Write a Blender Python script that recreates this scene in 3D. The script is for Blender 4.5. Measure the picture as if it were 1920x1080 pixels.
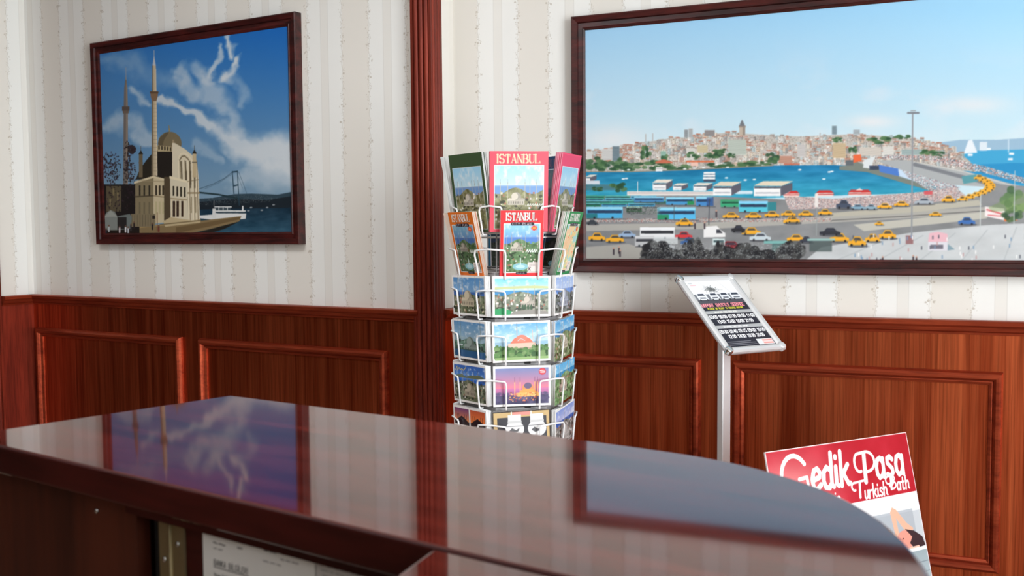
import bpy, bmesh, math, random
import numpy as np
from mathutils import Matrix, Vector

# ------------------------------------------------------------------ clear
for o in list(bpy.data.objects):
    bpy.data.objects.remove(o, do_unlink=True)
scene = bpy.context.scene
COL = scene.collection

# ------------------------------------------------------------------ camera
F = 1850.0
YAW, PITCH, ROLL = 0.40416207, 0.05812545, 0.00786804
CAM_Z = 1.27
def cam_axes():
    cy, sy = math.cos(YAW), math.sin(YAW)
    f = np.array([-sy*math.cos(PITCH), cy*math.cos(PITCH), -math.sin(PITCH)])
    r = np.array([cy, sy, 0.0]); d = np.cross(f, r)
    cr, sr = math.cos(ROLL), math.sin(ROLL)
    return np.array([cr*r+sr*d, -sr*r+cr*d, f])
CM = cam_axes()
CO = np.array([0, 0, CAM_Z])
cam_data = bpy.data.cameras.new('camera')
cam_data.sensor_width = 36.0
cam_data.lens = 36.0*F/1920.0
cam_data.clip_start = 0.02
cam_data.dof.use_dof = True
cam_data.dof.focus_distance = 2.62
cam_data.dof.aperture_fstop = 18
cam = bpy.data.objects.new('camera', cam_data)
COL.objects.link(cam)
cam.matrix_world = Matrix(((CM[0][0], -CM[1][0], -CM[2][0], CO[0]),
                           (CM[0][1], -CM[1][1], -CM[2][1], CO[1]),
                           (CM[0][2], -CM[1][2], -CM[2][2], CO[2]),
                           (0, 0, 0, 1)))
scene.camera = cam

# ------------------------------------------------------------------ world, daylight, exposure
scene.view_settings.view_transform = 'Standard'
scene.view_settings.look = 'None'
scene.view_settings.gamma = 1.0
scene.view_settings.exposure = 0.0
scene.view_settings.use_curve_mapping = False
world = bpy.data.worlds.new('sky_world')
scene.world = world
world.use_nodes = True
wn = world.node_tree.nodes
wn['Background'].inputs['Color'].default_value = (0.80, 0.90, 1.0, 1)
wn['Background'].inputs['Strength'].default_value = 1.0

# room limits
RX0, RX1, RY0, RYR, CEIL = -4.9, 2.75, -3.3, 2.95, 2.75

def area_light(name, loc, target, sx, sy, power, color):
    l = bpy.data.lights.new(name, 'AREA')
    l.shape = 'RECTANGLE'; l.size = sx; l.size_y = sy
    l.energy = power; l.color = color
    o = bpy.data.objects.new(name, l); COL.objects.link(o)
    o.location = loc
    d = Vector(target)-Vector(loc)
    o.rotation_euler = d.to_track_quat('-Z', 'Z').to_euler()
    return o
# daylight entering by the long shop window in the east wall
area_light('window_daylight', (RX1-0.03, -0.35, 1.5), (RX1-1.0, -0.35, 1.5), 5.3, 2.2, 455, (0.925, 0.97, 1.0))

# ------------------------------------------------------------------ helpers
def P(x, y): return (x, y)
def ray(px, py):
    return CM.T @ np.array([(px-960)/F, (py-540)/F, 1.0])

LYAW = -0.12126337
LU = np.array([math.cos(LYAW), math.sin(LYAW), 0.0])     # along the left wall
LN = np.array([-math.sin(LYAW), math.cos(LYAW), 0.0])    # into the left wall
LC = 2.59
def wall_l(u, off, z):
    p = LU*u + LN*(LC-off)
    return Vector((p[0], p[1], z))

def s2l(c):
    c = np.asarray(c, dtype=float)
    return np.where(c <= 0.04045, c/12.92, ((c+0.055)/1.055)**2.4)
def rgb(r, g, b):
    v = s2l(np.array([r, g, b])/255.0)
    return (float(v[0]), float(v[1]), float(v[2]), 1.0)

def tag(o, label=None, cat=None, group=None, kind=None):
    if label: o['label'] = label
    if cat: o['category'] = cat
    if group: o['group'] = group
    if kind: o['kind'] = kind
    return o

class MB:
    """collects shapes, links them as one mesh object"""
    def __init__(s): s.v = []; s.f = []; s.sm = []
    def add(s, verts, faces, smooth=False):
        n = len(s.v); s.v += [tuple(v) for v in verts]
        s.f += [tuple(n+i for i in f) for f in faces]; s.sm += [smooth]*len(faces)
        return s
    def box(s, x0, x1, y0, y1, z0, z1, m=None):
        vs = [Vector((x, y, z)) for x in (x0, x1) for y in (y0, y1) for z in (z0, z1)]
        if m is not None: vs = [m @ v for v in vs]
        return s.add(vs, [(0, 1, 3, 2), (4, 6, 7, 5), (0, 4, 5, 1), (2, 3, 7, 6), (0, 2, 6, 4), (1, 5, 7, 3)])
    def prism(s, pts, z0, z1, m=None):
        n = len(pts)
        vs = [Vector((p[0], p[1], z0)) for p in pts]+[Vector((p[0], p[1], z1)) for p in pts]
        if m is not None: vs = [m @ v for v in vs]
        fs = [tuple(range(n-1, -1, -1)), tuple(range(n, 2*n))]
        fs += [(i, (i+1) % n, n+(i+1) % n, n+i) for i in range(n)]
        return s.add(vs, fs)
    def tube(s, path, r, seg=8, closed=False, m=None):
        path = [Vector(p) for p in path]
        if m is not None: path = [m @ p for p in path]
        n = len(path); rings = []
        prev = None
        for i, p in enumerate(path):
            if closed: t = path[(i+1) % n]-path[i-1]
            elif i == 0: t = path[1]-path[0]
            elif i == n-1: t = path[-1]-path[-2]
            else: t = (path[i+1]-p).normalized()+(p-path[i-1]).normalized()
            t.normalize()
            if prev is None:
                a = Vector((0, 0, 1)) if abs(t.z) < .9 else Vector((1, 0, 0))
                nx = t.cross(a).normalized()
            else:
                nx = (prev-t*prev.dot(t)).normalized()
            prev = nx; ny = t.cross(nx)
            rings.append([p+nx*r*math.cos(2*math.pi*k/seg)+ny*r*math.sin(2*math.pi*k/seg) for k in range(seg)])
        vs = [v for rg in rings for v in rg]; fs = []
        for i in range(n if closed else n-1):
            j = (i+1) % n
            for k in range(seg):
                k2 = (k+1) % seg
                fs.append((i*seg+k, i*seg+k2, j*seg+k2, j*seg+k))
        if not closed:
            fs.append(tuple(range(seg-1, -1, -1))); fs.append(tuple((n-1)*seg+k for k in range(seg)))
        return s.add(vs, fs, True)
    def sweep(s, corners, prof, m=None, closed=True):
        """mitred sweep of prof [(outward, proud)] round a closed rectangle of (x,z) corners (CCW seen from the front)"""
        n = len(corners); rings = []
        for i in range(n):
            p = Vector(corners[i]); a = Vector(corners[i-1]); b = Vector(corners[(i+1) % n])
            d1 = (p-a).normalized(); d2 = (b-p).normalized()
            o1 = Vector((d1.y, -d1.x)); o2 = Vector((d2.y, -d2.x))
            mt = (o1+o2); mt = mt/max(1e-6, mt.dot(o1))
            rings.append([Vector((p.x+mt.x*q, -pr, p.y+mt.y*q)) for q, pr in prof])
        k = len(prof); vs = [v for r_ in rings for v in r_]
        if m is not None: vs = [m @ v for v in vs]
        fs = []
        for i in range(n):
            j = (i+1) % n
            for q in range(k-1):
                fs.append((i*k+q, i*k+q+1, j*k+q+1, j*k+q))
        return s.add(vs, fs)
    def extrude_profile(s, prof, p0, p1, out, up=Vector((0, 0, 1))):
        """prof [(out,up)] closed polygon, extruded p0->p1"""
        n = len(prof); vs = []
        for p in (p0, p1):
            for a, b in prof: vs.append(Vector(p)+out*a+up*b)
        fs = [(i, (i+1) % n, n+(i+1) % n, n+i) for i in range(n)]
        fs += [tuple(range(n-1, -1, -1)), tuple(range(n, 2*n))]
        return s.add(vs, fs)
    def mesh(s, name):
        me = bpy.data.meshes.new(name); me.from_pydata(s.v, [], s.f); me.validate()
        bm = bmesh.new(); bm.from_mesh(me)
        bmesh.ops.recalc_face_normals(bm, faces=bm.faces); bm.to_mesh(me); bm.free()
        if len(me.polygons) == len(s.sm):
            me.polygons.foreach_set('use_smooth', s.sm)
        return me
    def build(s, name, mat, parent=None, bevel=0, bseg=2):
        o = bpy.data.objects.new(name, s.mesh(name)); COL.objects.link(o)
        if mat: o.data.materials.append(mat)
        if parent: o.parent = parent
        if bevel:
            b = o.modifiers.new('bevel', 'BEVEL'); b.width = bevel; b.segments = bseg
            b.limit_method = 'ANGLE'; b.angle_limit = math.radians(40)
        return o

def empty(name, loc=(0, 0, 0), rz=0, mat=None):
    o = bpy.data.objects.new(name, None); COL.objects.link(o)
    o.empty_display_size = 0.05
    if mat is not None: o.matrix_world = mat
    else: o.location = loc; o.rotation_euler = (0, 0, rz)
    return o
def copy_tree(o, parent=None):
    c = o.copy(); COL.objects.link(c)
    if parent is not None: c.parent = parent
    for ch in list(o.children): copy_tree(ch, c)
    return c

# ------------------------------------------------------------------ materials
def new_mat(name):
    m = bpy.data.materials.new(name); m.use_nodes = True
    nt = m.node_tree
    return m, nt, nt.nodes['Principled BSDF']
def setp(b, **k):
    for n, v in k.items():
        b.inputs[n.replace('_', ' ')].default_value = v
def plain(name, col, rough=.5, metal=0, **k):
    m, nt, b = new_mat(name)
    setp(b, Base_Color=col, Roughness=rough, Metallic=metal)
    for n, v in k.items(): b.inputs[n.replace('_', ' ')].default_value = v
    # faint mottling keeps the surface procedural
    tc = nt.nodes.new('ShaderNodeTexCoord'); nz = nt.nodes.new('ShaderNodeTexNoise')
    nz.inputs['Scale'].default_value = 35
    mp = nt.nodes.new('ShaderNodeMapRange'); mp.inputs['To Min'].default_value = max(0.02, rough-.04); mp.inputs['To Max'].default_value = min(1, rough+.04)
    nt.links.new(tc.outputs['Object'], nz.inputs['Vector']); nt.links.new(nz.outputs['Fac'], mp.inputs['Value'])
    nt.links.new(mp.outputs['Result'], b.inputs['Roughness'])
    return m
def math_node(nt, op, a=None, b=None, clamp=False):
    n = nt.nodes.new('ShaderNodeMath'); n.operation = op; n.use_clamp = clamp
    for i, x in enumerate((a, b)):
        if x is None: continue
        if isinstance(x, (int, float)): n.inputs[i].default_value = x
        else: nt.links.new(x, n.inputs[i])
    return n.outputs[0]
def mix_col(nt, fac, a, b):
    n = nt.nodes.new('ShaderNodeMix'); n.data_type = 'RGBA'
    for s_, x in ((0, fac), (6, a), (7, b)):
        if isinstance(x, (int, float)): n.inputs[s_].default_value = x
        elif isinstance(x, tuple): n.inputs[s_].default_value = x
        else: nt.links.new(x, n.inputs[s_])
    return n.outputs[2]

def wood(name, dark, light, scale, rough=.4, metal=0.0, spec=.5, coat=0.0, coat_rough=.05, streak=.5, coat_ior=1.5, dist=.4):
    """scale = (x,y,z): small number along the grain"""
    m, nt, b = new_mat(name)
    tc = nt.nodes.new('ShaderNodeTexCoord'); mp = nt.nodes.new('ShaderNodeMapping')
    mp.inputs['Scale'].default_value = scale
    nt.links.new(tc.outputs['Object'], mp.inputs['Vector'])
    n1 = nt.nodes.new('ShaderNodeTexNoise'); n1.inputs['Scale'].default_value = 1.0
    n1.inputs['Detail'].default_value = 6; n1.inputs['Roughness'].default_value = .62; n1.inputs['Distortion'].default_value = dist
    nt.links.new(mp.outputs[0], n1.inputs['Vector'])
    n2 = nt.nodes.new('ShaderNodeTexNoise'); n2.inputs['Scale'].default_value = 5.2
    n2.inputs['Detail'].default_value = 3
    nt.links.new(mp.outputs[0], n2.inputs['Vector'])
    r = nt.nodes.new('ShaderNodeValToRGB')
    r.color_ramp.elements[0].position = .36; r.color_ramp.elements[0].color = dark
    r.color_ramp.elements[1].position = .64; r.color_ramp.elements[1].color = light
    nt.links.new(n1.outputs['Fac'], r.inputs['Fac'])
    r2 = nt.nodes.new('ShaderNodeValToRGB')
    r2.color_ramp.elements[0].position = .30; r2.color_ramp.elements[0].color = (1-streak, 1-streak, 1-streak, 1)
    r2.color_ramp.elements[1].position = .55; r2.color_ramp.elements[1].color = (1, 1, 1, 1)
    nt.links.new(n2.outputs['Fac'], r2.inputs['Fac'])
    mx = nt.nodes.new('ShaderNodeMix'); mx.data_type = 'RGBA'; mx.blend_type = 'MULTIPLY'; mx.inputs[0].default_value = 1
    nt.links.new(r.outputs[0], mx.inputs[6]); nt.links.new(r2.outputs[0], mx.inputs[7])
    nt.links.new(mx.outputs[2], b.inputs['Base Color'])
    setp(b, Roughness=rough, Metallic=metal, Coat_Weight=coat, Coat_Roughness=coat_rough, Coat_IOR=coat_ior)
    b.inputs['Specular IOR Level'].default_value = spec
    bp = nt.nodes.new('ShaderNodeBump'); bp.inputs['Strength'].default_value = .06; bp.inputs['Distance'].default_value = .001
    nt.links.new(n2.outputs['Fac'], bp.inputs['Height']); nt.links.new(bp.outputs[0], b.inputs['Normal'])
    return m

def wallpaper(name, period, start, bw, white, beige, thin):
    """vertical stripes along local x: a wide beige band edged by little vines, a narrow band in the pale gap"""
    m, nt, b = new_mat(name)
    tc = nt.nodes.new('ShaderNodeTexCoord'); sp = nt.nodes.new('ShaderNodeSeparateXYZ')
    nt.links.new(tc.outputs['Object'], sp.inputs[0])
    X, Z = sp.outputs[0], sp.outputs[2]
    t = math_node(nt, 'ADD', X, -start)
    t = math_node(nt, 'DIVIDE', t, period)
    t = math_node(nt, 'FRACT', t)                      # 0..1, beige 0..bw
    def band(c, hw, soft=.006):
        d = math_node(nt, 'ABSOLUTE', math_node(nt, 'ADD', t, -c))
        d = math_node(nt, 'SUBTRACT', hw, d); return math_node(nt, 'DIVIDE', d, soft, True)
    # ragged beige edge
    nz = nt.nodes.new('ShaderNodeTexNoise'); nz.inputs['Scale'].default_value = 60; nz.inputs['Detail'].default_value = 2
    nt.links.new(tc.outputs['Object'], nz.inputs['Vector'])
    rag = math_node(nt, 'MULTIPLY', math_node(nt, 'ADD', nz.outputs['Fac'], -.5), .03)
    d = math_node(nt, 'ABSOLUTE', math_node(nt, 'ADD', t, -bw/2)); d = math_node(nt, 'ADD', d, rag)
    bb = math_node(nt, 'DIVIDE', math_node(nt, 'SUBTRACT', bw/2, d), .012, True)
    nc = bw+(1-bw)/2
    tb = band(nc, .058, .004)
    tl = math_node(nt, 'MAXIMUM', band(nc-.06, .006, .003), band(nc+.06, .006, .003))
    col = mix_col(nt, bb, white, beige)
    col = mix_col(nt, tb, col, thin)
    dk = rgb(176, 168, 156)
    col = mix_col(nt, math_node(nt, 'MULTIPLY', tl, .28), col, dk)
    # vines: wavy thread + flower sprigs repeated every 52 mm
    leafcol = rgb(172, 160, 143)
    for i, c in enumerate((0.0, bw)):
        ph = math_node(nt, 'ADD', Z, .019*i)
        wav = math_node(nt, 'MULTIPLY', math_node(nt, 'SINE', math_node(nt, 'MULTIPLY', ph, 2*math.pi/.052)), .010)
        tt = math_node(nt, 'FRACT', math_node(nt, 'ADD', math_node(nt, 'ADD', t, .5-c), wav))
        dd = math_node(nt, 'ABSOLUTE', math_node(nt, 'ADD', tt, -.5))        # distance in periods
        thread = math_node(nt, 'DIVIDE', math_node(nt, 'SUBTRACT', .008, dd), .006, True)
        vo = nt.nodes.new('ShaderNodeTexVoronoi'); vo.inputs['Scale'].default_value = 150
        nt.links.new(tc.outputs['Object'], vo.inputs['Vector'])
        leaf = math_node(nt, 'DIVIDE', math_node(nt, 'SUBTRACT', .40, vo.outputs['Distance']), .15, True)
        env = math_node(nt, 'DIVIDE', math_node(nt, 'SUBTRACT', .034, dd), .012, True)
        leaf = math_node(nt, 'MULTIPLY', leaf, env)
        zf = math_node(nt, 'ABSOLUTE', math_node(nt, 'ADD', math_node(nt, 'FRACT', math_node(nt, 'DIVIDE', ph, .052)), -.5))
        fl = math_node(nt, 'DIVIDE', math_node(nt, 'SUBTRACT', .13, zf), .05, True)     # sprig heights
        fenv = math_node(nt, 'DIVIDE', math_node(nt, 'SUBTRACT', .062, dd), .02, True)
        flw = math_node(nt, 'MULTIPLY', math_node(nt, 'MULTIPLY', fl, fenv), leaf_dots(nt, tc))
        tot = math_node(nt, 'MAXIMUM', math_node(nt, 'MULTIPLY', leaf, .42), math_node(nt, 'MAXIMUM', math_node(nt, 'MULTIPLY', thread, .3), math_node(nt, 'MULTIPLY', flw, .62)))
        col = mix_col(nt, tot, col, leafcol)
    nt.links.new(col, b.inputs['Base Color'])
    rr = math_node(nt, 'ADD', math_node(nt, 'MULTIPLY', bb, .22), .42)
    nt.links.new(rr, b.inputs['Roughness'])
    b.inputs['Specular IOR Level'].default_value = .25
    return m
def leaf_dots(nt, tc):
    v = nt.nodes.new('ShaderNodeTexVoronoi'); v.inputs['Scale'].default_value = 95
    nt.links.new(tc.outputs['Object'], v.inputs['Vector'])
    return math_node(nt, 'DIVIDE', math_node(nt, 'SUBTRACT', .42, v.outputs['Distance']), .12, True)

WP_WHITE, WP_BEIGE, WP_THIN = rgb(236, 236, 232), rgb(228, 224, 216), rgb(230, 228, 222)
M_wp_left = wallpaper('striped_wallpaper', .263, -2.148, .43, WP_WHITE, WP_BEIGE, WP_THIN)
M_wp_right = wallpaper('striped_wallpaper_front', .2455, -1.235, .43, WP_WHITE, WP_BEIGE, WP_THIN)
M_wp_ret = wallpaper('striped_wallpaper_return', .2455, .06, .43, WP_WHITE, WP_BEIGE, WP_THIN)
D1, L1 = (.055, .0075, .0035, 1), (.235, .036, .010, 1)
M_panel = wood('mahogany_veneer', (.34, .055, .018, 1), (.66, .150, .055, 1), (42, 42, .7), rough=.34, metal=.92, spec=.2, streak=.38, dist=.1)
M_rail = wood('mahogany_rail', (.24, .032, .012, 1), (.42, .070, .026, 1), (2.0, 24, 24), rough=.45, metal=.7, spec=.35, streak=.3)
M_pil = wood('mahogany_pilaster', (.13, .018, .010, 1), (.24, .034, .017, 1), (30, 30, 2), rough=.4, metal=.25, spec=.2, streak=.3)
M_frame = wood('dark_cherry_frame', (.018, .004, .004, 1), (.085, .012, .010, 1), (5, 30, 40), rough=.35, streak=.4)
M_top = wood('lacquered_mahogany_top', (.035, .0055, .004, 1), (.125, .014, .009, 1), (2.2, 16, 6), rough=.45, spec=0.0, coat=1.0, coat_rough=.045, streak=.35, coat_ior=1.6)
M_edge = wood('shaded_counter_edge', (.022, .004, .003, 1), (.06, .008, .006, 1), (3, 20, 20), rough=.45, spec=.15, streak=.3)  # darker copy of the top's wood, shade of the front edge painted in
M_cpanel = wood('counter_panel_veneer', (.03, .007, .004, 1), (.10, .022, .010, 1), (14, 14, 1), rough=.5, spec=.2, streak=.3)
M_white = plain('white_painted_ceiling', (.75, .74, .72, 1), .8)
M_plain = plain('cream_plaster', (.62, .59, .52, 1), .8)
M_wire = plain('white_coated_wire', (.86, .86, .86, 1), .3)
M_grey = plain('grey_rack_sheet', (.50, .48, .48, 1), .5)
M_rod = plain('grey_steel_rod', (.42, .42, .42, 1), .35, .5)
M_alu = plain('satin_aluminium', (.74, .75, .76, 1), .38, .45)
M_chrome = plain('chrome_corner', (.75, .77, .78, 1), .12, 1.0)
M_brass = plain('dull_brass', (.30, .24, .13, 1), .42, .8)
M_screw = plain('steel_screw', (.6, .6, .6, 1), .25, 1.0)
M_dark = plain('black_gap', (.01, .008, .008, 1), .7)
M_glass_m, nt_, b_ = new_mat('window_glass')
setp(b_, Base_Color=(1, 1, 1, 1), Roughness=0.0); b_.inputs['Transmission Weight'].default_value = 1.0; b_.inputs['IOR'].default_value = 1.1

def floor_mat():
    m, nt, b = new_mat('brown_floor_tiles')
    tc = nt.nodes.new('ShaderNodeTexCoord'); br = nt.nodes.new('ShaderNodeTexBrick')
    br.offset = 0; br.inputs['Scale'].default_value = 1.0
    br.inputs['Brick Width'].default_value = .45; br.inputs['Row Height'].default_value = .45; br.inputs['Mortar Size'].default_value = .004
    br.inputs['Color1'].default_value = rgb(150, 128, 108); br.inputs['Color2'].default_value = rgb(138, 116, 98); br.inputs['Mortar'].default_value = rgb(80, 70, 62)
    nt.links.new(tc.outputs['Object'], br.inputs['Vector']); nt.links.new(br.outputs['Color'], b.inputs['Base Color'])
    b.inputs['Roughness'].default_value = .25
    return m
M_floor = floor_mat()

def print_mat(name, rough=.35, coat=0.0, spec=.5):
    m, nt, b = new_mat(name)
    a = nt.nodes.new('ShaderNodeVertexColor'); a.layer_name = 'ink'
    nt.links.new(a.outputs['Color'], b.inputs['Base Color'])
    setp(b, Roughness=rough, Coat_Weight=coat, Coat_Roughness=.06)
    b.inputs['Specular IOR Level'].default_value = spec
    return m
M_print = print_mat('framed_print_ink', .55, 0, .25)
M_card = print_mat('glossy_card_ink', .35, .0, .4)
M_paper = print_mat('paper_ink', .7, 0, .2)

# ------------------------------------------------------------------ painter for printed matter (numpy canvas -> coloured mesh grid)
def fbm(h, w, cx, cy, seed, oct=5):
    rs = np.random.RandomState(seed); out = np.zeros((h, w)); amp = 1.0; tot = 0
    for o in range(oct):
        gx, gy = int(cx*2**o)+2, int(cy*2**o)+2
        g = rs.rand(gy+1, gx+1)
        ys = np.linspace(0, gy-1.001, h); xs = np.linspace(0, gx-1.001, w)
        yi = ys.astype(int); xi = xs.astype(int); fy = ys-yi; fx = xs-xi
        fy = (fy*fy*(3-2*fy))[:, None]; fx = (fx*fx*(3-2*fx))[None, :]
        a = g[yi][:, xi]; b = g[yi][:, xi+1]; c = g[yi+1][:, xi]; d = g[yi+1][:, xi+1]
        out += amp*((a*(1-fx)+b*fx)*(1-fy)+(c*(1-fx)+d*fx)*fy); tot += amp; amp *= .5
    return out/tot

class Canvas:
    def __init__(s, w, h, bg=(255, 255, 255), hom=None, sc=1.0):
        s.w, s.h = w, h; s.a = np.zeros((h, w, 3)); s.a[:] = bg
        s.hom = hom; s.sc = sc                       # hom maps user coordinates to canvas pixels
        s.yy, s.xx = np.mgrid[0:h, 0:w].astype(float)+.5
        if hom is None: s.X, s.Y = s.xx/sc, s.yy/sc
        else:
            hi = np.linalg.inv(hom)
            q = [hi[i, 0]*s.xx+hi[i, 1]*s.yy+hi[i, 2] for i in range(3)]
            s.X, s.Y = q[0]/q[2], q[1]/q[2]
    def T(s, pts):
        p = np.asarray(pts, float)
        if s.hom is None: return p*s.sc
        q = np.c_[p, np.ones(len(p))] @ s.hom.T
        return q[:, :2]/q[:, 2:]
    def lsc(s, p):
        if s.hom is None: return s.sc
        q = s.T([p, (p[0]+4, p[1]), (p[0], p[1]+4)])
        return (np.linalg.norm(q[1]-q[0])+np.linalg.norm(q[2]-q[0]))/8
    def box(s, q, m=1):
        x0 = max(0, int(q[:, 0].min()-m)); x1 = min(s.w, int(q[:, 0].max()+m+1))
        y0 = max(0, int(q[:, 1].min()-m)); y1 = min(s.h, int(q[:, 1].max()+m+1))
        return (x0, x1, y0, y1) if x1 > x0 and y1 > y0 else None
    def blend(s, b, al, c):
        x0, x1, y0, y1 = b; v = s.a[y0:y1, x0:x1]; v += (np.asarray(c, float)-v)*al[..., None]
    def poly(s, pts, c, al=1.0, ss=3):
        q = s.T(pts); b = s.box(q)
        if not b: return
        x0, x1, y0, y1 = b; H, W = y1-y0, x1-x0
        gx = x0+(np.arange(W*ss)+.5)/ss; gy = y0+(np.arange(H*ss)+.5)/ss
        ins = np.zeros((H*ss, W*ss), bool); n = len(q)
        for i in range(n):
            ax, ay = q[i]; bx, by = q[(i+1) % n]
            if ay == by: continue
            row = (gy >= min(ay, by)) & (gy < max(ay, by))
            xc = ax+(gy-ay)*(bx-ax)/(by-ay)
            ins ^= row[:, None] & (gx[None, :] >= xc[:, None])
        m = ins.reshape(H, ss, W, ss).mean((1, 3))
        s.blend(b, m*al, c)
    def rect(s, x0, y0, x1, y1, c, al=1.0): s.poly([(x0, y0), (x1, y0), (x1, y1), (x0, y1)], c, al)
    def ell(s, cx, cy, rx, ry, c, al=1.0, n=20):
        s.poly([(cx+rx*math.cos(2*math.pi*i/n), cy+ry*math.sin(2*math.pi*i/n)) for i in range(n)], c, al)
    def line(s, pts, wd, c, al=1.0, soft=None):
        q = s.T(pts); k = s.lsc(pts[0]); r = wd*k/2; sf = 1.0 if soft is None else soft*k
        b = s.box(q, r+sf+1)
        if not b: return
        x0, x1, y0, y1 = b; X = s.xx[y0:y1, x0:x1]; Y = s.yy[y0:y1, x0:x1]; D = np.full(X.shape, 1e9)
        for i in range(len(q)-1):
            ax, ay = q[i]; dx, dy = q[i+1]-q[i]; L = dx*dx+dy*dy+1e-9
            t = np.clip(((X-ax)*dx+(Y-ay)*dy)/L, 0, 1)
            D = np.minimum(D, np.hypot(X-ax-t*dx, Y-ay-t*dy))
        if soft is None: m = np.clip(r+.5-D, 0, 1)*min(1, max(.25, 2*r))
        else: m = np.clip((r+sf-D)/sf, 0, 1); m = m*m*(3-2*m)
        s.blend(b, m*al, c)
    def grad(s, y0, y1, c0, c1, mask=None):
        t = np.clip((s.Y-y0)/(y1-y0), 0, 1)[..., None]; c = np.asarray(c0)*(1-t)+np.asarray(c1)*t
        if mask is None: s.a[:] = c
        else: s.a += (c-s.a)*mask[..., None]
    def speckle(s, mask, cols, seed, dens=.5, cell=1):
        rs = np.random.RandomState(seed); h, w = s.h//cell+1, s.w//cell+1
        idx = rs.randint(0, len(cols), (h, w)); on = rs.rand(h, w) < dens
        idx = np.kron(idx, np.ones((cell, cell), int))[:s.h, :s.w]; on = np.kron(on, np.ones((cell, cell), int))[:s.h, :s.w]
        c = np.asarray(cols, float)[idx]; m = (mask*on)[..., None]; s.a += (c-s.a)*m
    def inpoly(s, pts):
        t = Canvas.__new__(Canvas); t.__dict__ = dict(s.__dict__); t.a = np.zeros((s.h, s.w, 3))
        t.poly(pts, (1, 1, 1)); return t.a[..., 0]
    def blur(s, k=1):
        for _ in range(k):
            p = np.pad(s.a, ((1, 1), (1, 1), (0, 0)), 'edge')
            s.a = (p[:-2, 1:-1]+p[2:, 1:-1]+p[1:-1, :-2]+p[1:-1, 2:]+4*p[1:-1, 1:-1])/8

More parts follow.
